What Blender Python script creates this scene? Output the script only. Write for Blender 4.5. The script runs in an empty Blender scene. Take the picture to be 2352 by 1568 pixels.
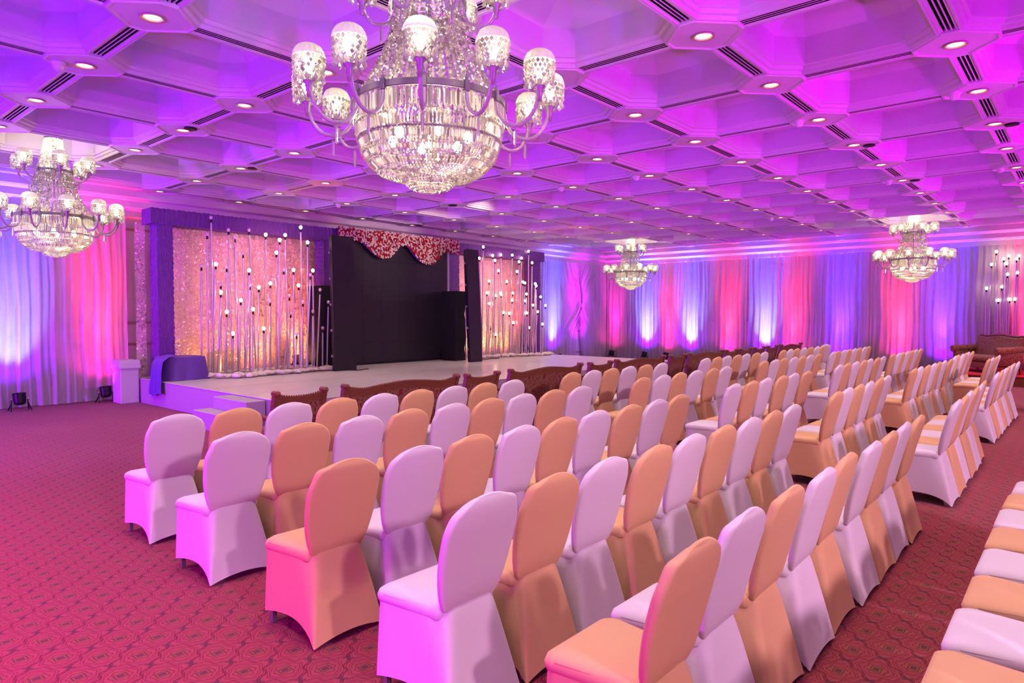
import bpy, math, random
from mathutils import Vector, Matrix
from math import sin, cos, pi, radians

C = bpy.context.scene.collection
sc = bpy.context.scene

# ------------------------------------------------------------------ camera
EYE = 1.68
YAW, PITCH, ROLL = .7121, -.0403, .0025
fwd = Vector((cos(YAW) * cos(PITCH), sin(YAW) * cos(PITCH), sin(PITCH)))
rgt = Vector((sin(YAW), -cos(YAW), 0))
upv = rgt.cross(fwd)
r2 = rgt * cos(ROLL) + upv * sin(ROLL)
u2 = -rgt * sin(ROLL) + upv * cos(ROLL)
cam = bpy.data.objects.new('camera', bpy.data.cameras.new('camera'))
C.objects.link(cam)
m = Matrix((r2, u2, -fwd)).transposed().to_4x4()
m.translation = (0, 0, EYE)
cam.matrix_world = m
cam.data.sensor_width = 36
cam.data.lens = 36 * 1538 / 2352
cam.data.clip_start = .05
sc.camera = cam

# ------------------------------------------------------------------ world, exposure, render settings
w = bpy.data.worlds.new('world'); sc.world = w; w.use_nodes = True
w.node_tree.nodes['Background'].inputs[0].default_value = (.01, .01, .012, 1)
w.node_tree.nodes['Background'].inputs[1].default_value = 1
sc.view_settings.view_transform = 'Standard'
sc.view_settings.look = 'None'
sc.view_settings.gamma = 1
sc.view_settings.use_curve_mapping = False
sc.view_settings.exposure = 0
cy = sc.cycles
cy.use_denoising = True
cy.use_adaptive_sampling = True; cy.adaptive_threshold = .06; cy.adaptive_min_samples = 16; cy.use_auto_tile = False; cy.time_limit = 900
cy.max_bounces = 6; cy.diffuse_bounces = 2; cy.glossy_bounces = 3; cy.transmission_bounces = 4; cy.transparent_max_bounces = 10
cy.sample_clamp_indirect = 3; cy.sample_clamp_direct = 0
cy.caustics_reflective = False; cy.caustics_refractive = False

# room numbers
S = 1.6; LX, LY = 4.408, .601           # ceiling grid pitch and offset
H = EYE + 1.4865 * S                    # underside of the ceiling ribs
WL, WB, WR, WF = 14.5, 22.4, -4.2, -4.6   # wall planes: stage wall (y), back wall (x), right wall (y), wall behind (x)
ZS = .455                               # stage height

# ------------------------------------------------------------------ lights (the room's LED cans, plus added washes)
def spot(name, loc, aim, col, power, deg, blend=.6, rad=.06):
    l = bpy.data.lights.new(name, 'SPOT'); l.color = col; l.energy = power; l.spot_size = radians(deg); l.spot_blend = blend; l.shadow_soft_size = rad
    o = bpy.data.objects.new(name, l); C.objects.link(o); o.location = loc
    o.rotation_euler = (Vector(aim) - Vector(loc)).to_track_quat('-Z', 'Y').to_euler()
    return o
def point(name, loc, col, power, rad=.1):
    l = bpy.data.lights.new(name, 'POINT'); l.color = col; l.energy = power; l.shadow_soft_size = rad
    o = bpy.data.objects.new(name, l); C.objects.link(o); o.location = loc
    return o
BLUE = (.07, .015, 1.0); ICE = (.055, .05, 1.0); RED = (1.0, .025, .07); PINK = (1.0, .02, .45); MAG = (.74, .0, 1.0); VIO = (.42, .0, 1.0); AMB = (1.0, .42, .08)
WARM = (1.0, .80, .56)
# cans on the carpet in front of the drapes: (x, y, colour, power, what wall)
PARS = [(3.16, 13.95, ICE, 3600, 'L'), (4.53, 14.05, RED, 2250, 'L'), (18.75, 14.0, ICE, 4600, 'L'),
        (21.95, 13.9, PINK, 1300, 'B'), (22.0, 12.5, ICE, 5200, 'B'), (22.0, 11.62, RED, 1800, 'B'), (22.0, 10.75, ICE, 5200, 'B'), (22.0, 9.35, RED, 2250, 'B'),
        (22.0, 8.1, ICE, 4600, 'B'), (22.0, 7.2, RED, 2100, 'B'), (22.0, 5.8, BLUE, 4000, 'B'), (22.0, 4.2, RED, 2550, 'B'), (22.0, 3.15, BLUE, 4000, 'B'), (22.0, 1.1, RED, 2550, 'B'),
        (.6, 13.95, ICE, 4600, 'L'), (-1.6, 13.95, RED, 2100, 'L'), (20.3, 13.1, MAG, 1500, 'L')]  # the last is an unseen extra, added to colour the tied drape
for x, y, c, p, wl in PARS:
    p *= 1.4
    loc = (x, y - .05, .30) if wl == 'L' else (x - .05, y, .30)
    at = lambda z: (x, WL - .15, z) if wl == 'L' else (WB - .15, y, z)
    core = (.18, .25, 1.0) if c is ICE else c                      # the core of a cold can bleaches to ice white
    spot('can_or_added_wash', loc, at(1.5), core, p * (.22 if c is ICE else .18), 54, 1, .07)
    spot('can_or_added_wash', loc, at(2.6), c, p, 34, 1, .07)
    spot('can_or_added_wash', loc, at(1.8), (.22, .0, 1.0) if c[2] > .5 else PINK, p * .035, 130, 1, .07)
# the same cans along the two walls that lie outside the picture
for y, c, p in ((12.2, VIO, 3600), (9.6, VIO, 1100), (7.0, MAG, 520), (4.4, MAG, 540), (1.8, MAG, 480)):
    spot('can_or_added_wash', (WF + .4, y, .45), (WF + 7.0, y - .3, .5), c, p, 80, .8, .12)
for y, c, p in ((11, BLUE, 900), (8, BLUE, 900), (5, BLUE, 900), (2, VIO, 600)):
    spot('can_or_added_wash', (WF + .4, y, .6), (WF + 4, y, H), c, p, 100, .8, .12)
for x, c, p in ((-1, BLUE, 1800), (2.5, VIO, 1100), (6, MAG, 1000), (9.5, MAG, 1100), (13, MAG, 1100), (16.5, MAG, 1000), (20, MAG, 900)):
    spot('can_or_added_wash', (x, WR + .5, .5), (x + .4, WR + 4.4, H), c, p, 74, .8, .12)
for y, p in ((11.5, 1400), (8.5, 1900), (5.5, 2000), (2.5, 1500)):
    spot('can_or_added_wash', (-2.6, y, H - .2), (-1.4, y - .2, 0), (1, 0, .80), p, 84, 1, .12)  # not wall cans: unseen overhead spots added to turn the open carpet pink
# pink spots added high on the unseen wall to brighten the chair backs
for x in (.5, 4.5, 8.5, 12.5, 16.5):
    spot('added_fill', (x, WR + .3, 3.3), (x + 1.2, 3.2, .4), (1, .52, .84), 640, 66, .8, .15)
for x, c, p in ((.5, VIO, 1100), (4, MAG, 1300), (7.5, MAG, 1300), (11, MAG, 1150), (14.5, MAG, 950), (18, MAG, 800)):
    spot('can_or_added_wash', (x, WR + .4, 2.3), (x + .6, 8.6, H + .5), c, p, 36, 1, .12)  # unseen spots added to deepen the magenta on the far ceiling
spot('added_fill', (17.5, WR + .4, 2.2), (20.8, 2.0, .8), (1, .04, .28), 420, 24, .8, .1)  # unseen spot added to redden the sofa
# stage: amber and red cans behind the poles, violet on the posts
for x, p in ((6.1, 22), (7.2, 60), (8.1, 110)):
    spot('stage_light', (x + .2, 13.1, ZS + .10), (x + .2, 13.8, 1.3), AMB, p, 120, 1, .05)
for x, y in ((7.6, 12.3), (15.6, 12.2)):
    spot('stage_light', (x, y + .5, ZS + .3), (x - .2, y - 1.2, H), (1, .10, .04), 420, 40, .9, .06)
for x in (14.2, 14.9, 15.6):
    spot('stage_light', (x, 13.3, ZS + .10), (x, 13.8, 1.2), AMB, 60, 120, 1, .05)
spot('stage_wash', (11.0, 8.6, H - .15), (11.0, 13.1, 3.35), (1, .82, .62), 330, 40, .9, .1)  # unseen overhead spot added to warm the rose valance
for x in (7.2, 14.8):
    spot('stage_wash', (x, 9.2, H - .15), (x, 13.8, 2.1), (1, .20, .44), 400, 42, .9, .1)

# ------------------------------------------------------------------ materials
MATS = {}
def mat(name, col, rough=.6, metal=0, spec=.3, build=None, emit=None, sheen=0):
    mt = bpy.data.materials.new(name); mt.use_nodes = True
    nt = mt.node_tree; b = nt.nodes['Principled BSDF']
    b.inputs['Base Color'].default_value = (*col, 1); b.inputs['Roughness'].default_value = rough
    b.inputs['Metallic'].default_value = metal; b.inputs['Specular IOR Level'].default_value = spec
    if sheen: b.inputs['Sheen Weight'].default_value = sheen
    if emit:
        b.inputs['Emission Color'].default_value = (*emit[0], 1); b.inputs['Emission Strength'].default_value = emit[1]
    if build: build(nt, b)
    if emit: mt.cycles.emission_sampling = 'FRONT' if name == 'candle_glow' else 'NONE'
    MATS[name] = mt
    return mt
def N(nt, t, **kw):
    n = nt.nodes.new(t)
    for k, v in kw.items():
        if k.startswith('i_'): n.inputs[k[2:].replace('_', ' ')].default_value = v
        else: setattr(n, k, v)
    return n
def M2(nt, op, a, b=None, c=None):
    n = nt.nodes.new('ShaderNodeMath'); n.operation = op
    for i, v in enumerate((a, b, c)):
        if v is None: continue
        if isinstance(v, (int, float)): n.inputs[i].default_value = v
        else: nt.links.new(v, n.inputs[i])
    return n.outputs[0]
def mixc(nt, f, a, b):
    n = nt.nodes.new('ShaderNodeMix'); n.data_type = 'RGBA'
    for s, v in ((n.inputs['Factor'], f), (n.inputs['A'], a), (n.inputs['B'], b)):
        if isinstance(v, (int, float)): s.default_value = v
        elif isinstance(v, tuple): s.default_value = (*v, 1)
        else: nt.links.new(v, s)
    return n.outputs['Result']
def coords(nt, what='Object'):
    return nt.nodes.new('ShaderNodeTexCoord').outputs[what]
def bump(nt, b, h, s, d=.01):
    n = N(nt, 'ShaderNodeBump'); n.inputs['Strength'].default_value = s; n.inputs['Distance'].default_value = d
    nt.links.new(h, n.inputs['Height']); nt.links.new(n.outputs[0], b.inputs['Normal'])
def noise(nt, scale, detail=3, vec=None, rough=.5):
    n = N(nt, 'ShaderNodeTexNoise'); n.inputs['Scale'].default_value = scale; n.inputs['Detail'].default_value = detail; n.inputs['Roughness'].default_value = rough
    if vec is not None: nt.links.new(vec, n.inputs['Vector'])
    return n
def mapped(nt, vec, scale=(1, 1, 1), rot=(0, 0, 0)):
    n = N(nt, 'ShaderNodeMapping'); n.inputs['Scale'].default_value = scale; n.inputs['Rotation'].default_value = rot
    nt.links.new(vec, n.inputs['Vector']); return n.outputs[0]

def cloth(scale=900, s=.12):
    def f(nt, b):
        v = coords(nt); n = noise(nt, scale, 2, v); n2 = noise(nt, 5, 3, v)
        h = M2(nt, 'ADD', M2(nt, 'MULTIPLY', n.outputs[0], .15), n2.outputs[0]); bump(nt, b, h, s, .012)
    return f
mat('white_spandex', (.84, .81, .86), .75, build=cloth(), sheen=.15)
mat('gold_spandex', (.80, .53, .24), .75, build=cloth(), sheen=.1)
mat('leg_metal', (.35, .33, .36), .4, .7)

# carpet: quatrefoil medallions on a square lattice turned by 45 degrees
def carpet(nt, b):
    p = N(nt, 'ShaderNodeSeparateXYZ'); nt.links.new(coords(nt), p.inputs[0])
    wob = noise(nt, 9, 2, coords(nt))
    x = M2(nt, 'ADD', p.outputs[0], M2(nt, 'MULTIPLY', M2(nt, 'SUBTRACT', wob.outputs[0], 5), .004)); y = p.outputs[1]
    k = 1 / .1865 / math.sqrt(2)
    u0 = M2(nt, 'MULTIPLY', M2(nt, 'SUBTRACT', x, y), k); v0 = M2(nt, 'MULTIPLY', M2(nt, 'ADD', x, y), k)
    u0 = M2(nt, 'ADD', u0, -.5 + 3.051 * k - .0); v0 = M2(nt, 'ADD', v0, .5 - 4.727 * k)
    u = M2(nt, 'SUBTRACT', M2(nt, 'FRACT', u0), .5); v = M2(nt, 'SUBTRACT', M2(nt, 'FRACT', v0), .5)
    r = M2(nt, 'SQRT', M2(nt, 'ADD', M2(nt, 'MULTIPLY', u, u), M2(nt, 'MULTIPLY', v, v)))
    th = M2(nt, 'ARCTAN2', v, u)
    foil = M2(nt, 'MULTIPLY', r, M2(nt, 'ADD', 1, M2(nt, 'ADD', M2(nt, 'MULTIPLY', M2(nt, 'COSINE', M2(nt, 'MULTIPLY', th, 4)), .07), M2(nt, 'MULTIPLY', M2(nt, 'COSINE', M2(nt, 'MULTIPLY', th, 12)), .03))))
    def line(val, at, wd):
        d = M2(nt, 'ABSOLUTE', M2(nt, 'SUBTRACT', val, at)); return M2(nt, 'LESS_THAN', d, wd)
    l1 = line(foil, .365, .012); l2 = line(foil, .43, .010)
    # squiggles along the cell edges
    wv = M2(nt, 'MULTIPLY', M2(nt, 'SINE', M2(nt, 'MULTIPLY', v, 4 * pi)), .035)
    e1 = line(M2(nt, 'ABSOLUTE', M2(nt, 'ADD', u, wv)), .475, .026)
    wv2 = M2(nt, 'MULTIPLY', M2(nt, 'SINE', M2(nt, 'MULTIPLY', u, 4 * pi)), .035)
    e2 = line(M2(nt, 'ABSOLUTE', M2(nt, 'ADD', v, wv2)), .475, .014)
    # diamond in the middle, drawn along the axes of the room
    a = M2(nt, 'ABSOLUTE', M2(nt, 'ADD', u, v)); c = M2(nt, 'ABSOLUTE', M2(nt, 'SUBTRACT', u, v))
    sq = M2(nt, 'MAXIMUM', M2(nt, 'MULTIPLY', a, .8), c)
    core = M2(nt, 'LESS_THAN', sq, .10); box = line(sq, .16, .02)
    halo = M2(nt, 'LESS_THAN', r, .235)
    lob = line(M2(nt, 'MULTIPLY', r, M2(nt, 'ADD', 1, M2(nt, 'MULTIPLY', M2(nt, 'COSINE', M2(nt, 'MULTIPLY', th, 6)), .10))), .245, .013)
    # crosses at the cell corners
    uu = M2(nt, 'SUBTRACT', .5, M2(nt, 'ABSOLUTE', u)); vv = M2(nt, 'SUBTRACT', .5, M2(nt, 'ABSOLUTE', v))
    near = M2(nt, 'LESS_THAN', M2(nt, 'ADD', uu, vv), .17)
    cross = M2(nt, 'MULTIPLY', near, M2(nt, 'LESS_THAN', M2(nt, 'MINIMUM', uu, vv), .028))
    base = mixc(nt, noise(nt, 60, 4, coords(nt)).outputs[0], (.26, .040, .045), (.34, .060, .065))
    c1 = mixc(nt, halo, base, (.27, .07, .03))
    red = (.11, .002, .003)
    for msk in (l1, l2, e1, e2, lob): c1 = mixc(nt, M2(nt, 'MULTIPLY', msk, .85), c1, red)
    for msk in (core, box, cross): c1 = mixc(nt, M2(nt, 'MULTIPLY', msk, .9), c1, (.075, .03, .03))
    nt.links.new(c1, b.inputs['Base Color'])
    bump(nt, b, noise(nt, 700, 2, coords(nt)).outputs[0], .3, .006)
mat('carpet', (.4, .1, .08), .95, spec=.1, build=carpet, sheen=.2)

def paint(nt, b):
    v = coords(nt); n = noise(nt, 3, 4, v); nt.links.new(mixc(nt, n.outputs[0], (.67, .62, .64), (.73, .68, .69)), b.inputs['Base Color'])
    bump(nt, b, noise(nt, 180, 2, v).outputs[0], .06, .004)
mat('ceiling_paint', (.8, .77, .77), .55, build=paint)
mat('cornice_paint', (.82, .78, .80), .5, build=paint)
mat('wall_paint', (.74, .62, .60), .6, build=paint)
mat('panel_moulding', (.40, .28, .27), .5, build=cloth(40, .05))
mat('slot_black', (.02, .018, .02), .7)

def sheer(nt, b):
    out = nt.nodes['Material Output']; nt.nodes.remove(b)
    v = coords(nt)
    d = N(nt, 'ShaderNodeBsdfDiffuse'); t = N(nt, 'ShaderNodeBsdfTranslucent'); tr = N(nt, 'ShaderNodeBsdfTransparent')
    n = noise(nt, 4, 3, mapped(nt, v, (6, 6, .25)))
    col = mixc(nt, n.outputs[0], (.58, .52, .60), (.80, .74, .82))
    for s in (d, t): nt.links.new(col, s.inputs[0])
    bp = N(nt, 'ShaderNodeBump'); bp.inputs['Strength'].default_value = .5; bp.inputs['Distance'].default_value = .01
    nt.links.new(noise(nt, 30, 3, mapped(nt, v, (3, 3, .06))).outputs[0], bp.inputs['Height']); nt.links.new(bp.outputs[0], d.inputs['Normal'])
    m1 = N(nt, 'ShaderNodeMixShader'); m1.inputs[0].default_value = .22; nt.links.new(d.outputs[0], m1.inputs[1]); nt.links.new(t.outputs[0], m1.inputs[2])
    m2 = N(nt, 'ShaderNodeMixShader'); m2.inputs[0].default_value = .22; nt.links.new(m1.outputs[0], m2.inputs[1]); nt.links.new(tr.outputs[0], m2.inputs[2])
    nt.links.new(m2.outputs[0], out.inputs[0])
mat('sheer_drape', (1, 1, 1), build=sheer)

def ruched(nt, b):
    v = coords(nt)
    n = noise(nt, 6, 4, mapped(nt, v, (7, 2, 1.0), (0, radians(28), 0)), .6)
    nt.links.new(mixc(nt, n.outputs[0], (.09, .02, .20), (.28, .08, .48)), b.inputs['Base Color'])
    bump(nt, b, n.outputs[0], 1.0, .05)
mat('violet_ruched', (.22, .12, .5), .5, build=ruched)
mat('violet_cloth', (.15, .06, .42), .55, build=cloth(60, .15))
mat('pale_cloth', (.72, .62, .72), .7, build=cloth(60, .15))
mat('stage_cloth', (.46, .38, .48), .75, build=cloth(60, .15))
mat('cream_cloth', (.80, .70, .64), .8, build=cloth(30, .4))

def sequin(nt, b):
    v = coords(nt)
    vo = N(nt, 'ShaderNodeTexVoronoi'); vo.inputs['Scale'].default_value = 42; nt.links.new(mapped(nt, v, (1, 1, 1), (0, radians(45), 0)), vo.inputs['Vector'])
    sep = N(nt, 'ShaderNodeSeparateColor'); nt.links.new(vo.outputs['Color'], sep.inputs[0])
    nt.links.new(mixc(nt, sep.outputs[0], (.82, .48, .48), (.96, .70, .64)), b.inputs['Base Color'])
    nt.links.new(M2(nt, 'MULTIPLY', M2(nt, 'GREATER_THAN', sep.outputs[1], .72), .8), b.inputs['Metallic'])
    geo = N(nt, 'ShaderNodeNewGeometry')
    off = N(nt, 'ShaderNodeVectorMath', operation='SUBTRACT'); nt.links.new(vo.outputs['Color'], off.inputs[0]); off.inputs[1].default_value = (.5, .5, .5)
    sca = N(nt, 'ShaderNodeVectorMath', operation='SCALE'); nt.links.new(off.outputs[0], sca.inputs[0]); sca.inputs['Scale'].default_value = .55
    add = N(nt, 'ShaderNodeVectorMath', operation='ADD'); nt.links.new(geo.outputs['Normal'], add.inputs[0]); nt.links.new(sca.outputs[0], add.inputs[1])
    nor = N(nt, 'ShaderNodeVectorMath', operation='NORMALIZE'); nt.links.new(add.outputs[0], nor.inputs[0]); nt.links.new(nor.outputs[0], b.inputs['Normal'])
mat('sequin_cloth', (.9, .7, .6), .32, build=sequin)

def vinyl(nt, b):
    v = coords(nt); n = noise(nt, 5, 5, mapped(nt, v, (1, 3, 1)))
    nt.links.new(mixc(nt, n.outputs[0], (.60, .54, .56), (.76, .69, .70)), b.inputs['Base Color'])
    bump(nt, b, n.outputs[0], .12, .02)
mat('stage_vinyl', (.7, .64, .65), .22, spec=.5, build=vinyl)
mat('black_screen', (.012, .011, .014), .42, spec=.4, build=cloth(300, .02))
mat('black_cloth', (.012, .011, .013), .9, build=cloth(20, .4))
mat('black_metal', (.015, .015, .02), .4, .3)
mat('grey_metal', (.5, .5, .53), .35, .8)
mat('pole_metal', (.60, .57, .60), .32, .55)
mat('socket_black', (.012, .01, .01), .5)
mat('bulb_off', (.8, .72, .74), .15)
mat('bulb_on', (1, .9, .75), .3, emit=((1, .80, .55), 22))
mat('downlight_glow', (1, .9, .7), .3, emit=((1, .85, .62), 12))
mat('downlight_ring', (.75, .55, .35), .35, .6)
mat('candle_glow', (1, .95, .8), .3, emit=((1, .88, .66), 34))
mat('lens_blue', (.1, .1, .6), .2, emit=(BLUE, 6)); mat('lens_red', (.6, .05, .1), .2, emit=((1, .05, .05), 6))
mat('detector_white', (.8, .75, .72), .4)

def woodg(nt, b):
    v = coords(nt); n = noise(nt, 7, 5, mapped(nt, v, (2, 2, 14)), .6)
    nt.links.new(mixc(nt, n.outputs[0], (.10, .028, .015), (.30, .10, .04)), b.inputs['Base Color']); bump(nt, b, n.outputs[0], .15, .01)
mat('carved_wood', (.2, .07, .03), .38, spec=.5, build=woodg)
def brocade(nt, b):
    v = mapped(nt, coords(nt), (1, 1, 1))
    w1 = noise(nt, 7, 2, v)
    vo = N(nt, 'ShaderNodeTexVoronoi'); vo.inputs['Scale'].default_value = 19
    ad = N(nt, 'ShaderNodeVectorMath', operation='ADD'); nt.links.new(mapped(nt, v, (1.5, 1.5, .8), (0, radians(30), 0)), ad.inputs[0])
    sc2 = N(nt, 'ShaderNodeVectorMath', operation='SCALE'); nt.links.new(w1.outputs['Color'], sc2.inputs[0]); sc2.inputs['Scale'].default_value = .22
    nt.links.new(sc2.outputs[0], ad.inputs[1]); nt.links.new(ad.outputs[0], vo.inputs['Vector'])
    leaf = M2(nt, 'LESS_THAN', vo.outputs['Distance'], .36)
    wv = noise(nt, 150, 1, v)
    gold = mixc(nt, wv.outputs[0], (.16, .075, .04), (.34, .18, .09))
    nt.links.new(mixc(nt, leaf, gold, (.22, .008, .016)), b.inputs['Base Color']); bump(nt, b, wv.outputs[0], .2, .004)
mat('brocade', (.3, .05, .05), .7, build=brocade, sheen=.1)
mat('red_carpet', (.50, .02, .03), .9, build=cloth(400, .2))
mat('plinth_wood', (.16, .07, .03), .5, build=woodg)
def rosemat(c1, c2):
    def f(nt, b):
        oi = noise(nt, 14, 1, coords(nt)); nt.links.new(mixc(nt, oi.outputs[0], c1, c2), b.inputs['Base Color'])
    return f
mat('rose_red', (.6, .03, .04), .6, build=rosemat((.34, .005, .012), (.58, .02, .03)))
mat('rose_cream', (.9, .75, .6), .6, build=rosemat((.90, .66, .46), (.92, .86, .60)))

# crystal: lead glass, facet sparkle put into the colour, every drop a little different
def crystal(nt, b):
    out = nt.nodes['Material Output']; nt.nodes.remove(b)
    geo = N(nt, 'ShaderNodeNewGeometry'); isl = geo.outputs['Random Per Island']
    k = M2(nt, 'POWER', isl, .8)
    g = N(nt, 'ShaderNodeBsdfGlossy'); g.inputs[0].default_value = (.95, .93, .86, 1); g.inputs['Roughness'].default_value = .12
    d = N(nt, 'ShaderNodeBsdfDiffuse'); t = N(nt, 'ShaderNodeBsdfTranslucent')
    nt.links.new(mixc(nt, k, (.42, .39, .33), (.94, .97, .76)), d.inputs[0]); nt.links.new(mixc(nt, k, (.45, .42, .35), (.96, .99, .78)), t.inputs[0])
    tr = N(nt, 'ShaderNodeBsdfTransparent'); tr.inputs[0].default_value = (.97, .97, .93, 1)
    def mx(f, a, c):
        n = N(nt, 'ShaderNodeMixShader')
        if isinstance(f, float): n.inputs[0].default_value = f
        else: nt.links.new(f, n.inputs[0])
        nt.links.new(a, n.inputs[1]); nt.links.new(c, n.inputs[2]); return n.outputs[0]
    fr = N(nt, 'ShaderNodeFresnel'); fr.inputs[0].default_value = 1.6
    body = mx(.66, d.outputs[0], t.outputs[0])
    body = mx(M2(nt, 'MULTIPLY', isl, .45), body, tr.outputs[0])
    fin = mx(M2(nt, 'ADD', M2(nt, 'MULTIPLY', fr.outputs[0], .6), .03), body, g.outputs[0])
    nt.links.new(fin, out.inputs[0])
mat('crystal', (1, 1, 1), build=crystal)
def shadeg(nt, b):
    out = nt.nodes['Material Output']; nt.nodes.remove(b)
    d = N(nt, 'ShaderNodeBsdfDiffuse'); t = N(nt, 'ShaderNodeBsdfTranslucent'); g = N(nt, 'ShaderNodeBsdfGlossy'); g.inputs['Roughness'].default_value = .15
    d.inputs[0].default_value = (.70, .68, .58, 1); t.inputs[0].default_value = (.30, .29, .24, 1); g.inputs[0].default_value = (.9, .88, .8, 1)
    a = N(nt, 'ShaderNodeMixShader'); a.inputs[0].default_value = .45; nt.links.new(d.outputs[0], a.inputs[1]); nt.links.new(t.outputs[0], a.inputs[2])
    c = N(nt, 'ShaderNodeMixShader'); c.inputs[0].default_value = .10; nt.links.new(a.outputs[0], c.inputs[1]); nt.links.new(g.outputs[0], c.inputs[2]); nt.links.new(c.outputs[0], out.inputs[0])
mat('shade_glass', (1, 1, 1), build=shadeg)
mat('glass_arm', (.80, .78, .74), .12, spec=.8)
mat('ring_steel', (.18, .17, .15), .45, .5, build=cloth(120, .2))
mat('cup_steel', (.34, .31, .26), .45, .4)

# ------------------------------------------------------------------ mesh helpers
class MB:
    def __init__(s): s.v = []; s.f = []
    def add(s, verts, faces):
        o = len(s.v); s.v.extend(tuple(p) for p in verts); s.f.extend(tuple(i + o for i in f) for f in faces); return s
    def box(s, x0, x1, y0, y1, z0, z1, bev=0):
        if bev <= 0:
            s.add([(x0, y0, z0), (x1, y0, z0), (x1, y1, z0), (x0, y1, z0), (x0, y0, z1), (x1, y0, z1), (x1, y1, z1), (x0, y1, z1)],
                  [(3, 2, 1, 0), (4, 5, 6, 7), (0, 1, 5, 4), (1, 2, 6, 5), (2, 3, 7, 6), (3, 0, 4, 7)])
        else:
            b = bev; rings = []
            for z, i in ((z0, b), (z0 + b, 0), (z1 - b, 0), (z1, b)):
                rings.append([(x0 + i + b, y0 + i, z), (x1 - i - b, y0 + i, z), (x1 - i, y0 + i + b, z), (x1 - i, y1 - i - b, z), (x1 - i - b, y1 - i, z), (x0 + i + b, y1 - i, z), (x0 + i, y1 - i - b, z), (x0 + i, y0 + i + b, z)])
            s.loft(rings, True, True)
        return s
    def loft(s, rings, cap0=False, cap1=False, closed=True):
        n = len(rings[0]); o = len(s.v)
        for r in rings: s.v.extend(tuple(p) for p in r)
        for k in range(len(rings) - 1):
            for i in range(n if closed else n - 1):
                j = (i + 1) % n
                s.f.append((o + k * n + i, o + k * n + j, o + (k + 1) * n + j, o + (k + 1) * n + i))
        if cap0: s.f.append(tuple(o + i for i in range(n - 1, -1, -1)))
        if cap1: s.f.append(tuple(o + (len(rings) - 1) * n + i for i in range(n)))
        return s
    def lathe(s, prof, n=16, c=(0, 0, 0), cap0=False, cap1=False):
        return s.loft([[(c[0] + r * cos(2 * pi * i / n), c[1] + r * sin(2 * pi * i / n), c[2] + z) for i in range(n)] for r, z in prof], cap0, cap1)
    def tube(s, pts, r, n=8, caps=True):
        pts = [Vector(p) for p in pts]; rings = []
        for k, p in enumerate(pts):
            t = (pts[min(k + 1, len(pts) - 1)] - pts[max(k - 1, 0)]).normalized()
            a = t.cross(Vector((0, 0, 1)))
            if a.length < 1e-3: a = t.cross(Vector((1, 0, 0)))
            a.normalize(); b = t.cross(a).normalized()
            rr = r[k] if isinstance(r, (list, tuple)) else r
            rings.append([p + (a * cos(-2 * pi * i / n) + b * sin(-2 * pi * i / n)) * rr for i in range(n)])
        return s.loft(rings, caps, caps)
    def bipyr(s, c, r, h, n=4, top=.5, rot=0., ax=None):
        """a cut drop: point, girdle, point"""
        c = Vector(c)
        if ax is None: a, b, d = Vector((1, 0, 0)), Vector((0, 1, 0)), Vector((0, 0, 1))
        else:
            d = Vector(ax).normalized(); a = d.cross(Vector((.3, .2, 1))).normalized(); b = d.cross(a)
        ring = [c + (a * cos(rot + 2 * pi * i / n) + b * sin(rot + 2 * pi * i / n)) * r for i in range(n)]
        vs = [c + d * h * top] + ring + [c - d * h * (1 - top)]
        fs = [(0, 1 + i, 1 + (i + 1) % n) for i in range(n)] + [(n + 1, 1 + (i + 1) % n, 1 + i) for i in range(n)]
        return s.add(vs, fs)
    def prism(s, c, r, h, n=4, rot=0., ax=None):
        """a long cut bar with pointed ends"""
        c = Vector(c)
        d = Vector(ax).normalized() if ax is not None else Vector((0, 0, 1))
        a = d.cross(Vector((.3, .2, 1)) if abs(d.z) < .9 else Vector((1, 0, 0))).normalized(); b = d.cross(a)
        R = lambda z, q: [c + d * z + (a * cos(rot + 2 * pi * i / n) + b * sin(rot + 2 * pi * i / n)) * q for i in range(n)]
        return s.loft([R(h / 2, r * .25), R(h * .36, r), R(-h * .36, r), R(-h / 2, r * .25)], True, True)
    def ico(s, c, r, sc3=(1, 1, 1), rot=0.):
        t = (1 + 5 ** .5) / 2; q = r / math.sqrt(1 + t * t)
        vs = [(-1, t, 0), (1, t, 0), (-1, -t, 0), (1, -t, 0), (0, -1, t), (0, 1, t), (0, -1, -t), (0, 1, -t), (t, 0, -1), (t, 0, 1), (-t, 0, -1), (-t, 0, 1)]
        fs = [(0, 11, 5), (0, 5, 1), (0, 1, 7), (0, 7, 10), (0, 10, 11), (1, 5, 9), (5, 11, 4), (11, 10, 2), (10, 7, 6), (7, 1, 8), (3, 9, 4), (3, 4, 2), (3, 2, 6), (3, 6, 8), (3, 8, 9), (4, 9, 5), (2, 4, 11), (6, 2, 10), (8, 6, 7), (9, 8, 1)]
        cr, sr = cos(rot), sin(rot)
        return s.add([(c[0] + (x * cr - y * sr) * q * sc3[0], c[1] + (x * sr + y * cr) * q * sc3[1], c[2] + z * q * sc3[2]) for x, y, z in vs], fs)
    def sphere(s, c, r, n=12, k=8, sq=1.0):
        return s.lathe([(max(1e-4, r * sin(pi * i / k)), -r * sq * cos(pi * i / k)) for i in range(k + 1)], n, c)
    def mesh(s, name, material, smooth=False):
        me = bpy.data.meshes.new(name); me.from_pydata(s.v, [], s.f); me.materials.append(MATS[material])
        if smooth: me.polygons.foreach_set('use_smooth', [True] * len(me.polygons))
        me.update(); return me
    def obj(s, name, material, parent=None, smooth=False, loc=None, angle=None):
        o = bpy.data.objects.new(name, s.mesh(name, material, smooth)); C.objects.link(o)
        if angle is not None:
            try: o.data.set_sharp_from_angle(angle=radians(angle))
            except Exception: pass
        if parent is not None: o.parent = parent
        if loc is not None: o.location = loc
        return o
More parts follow.
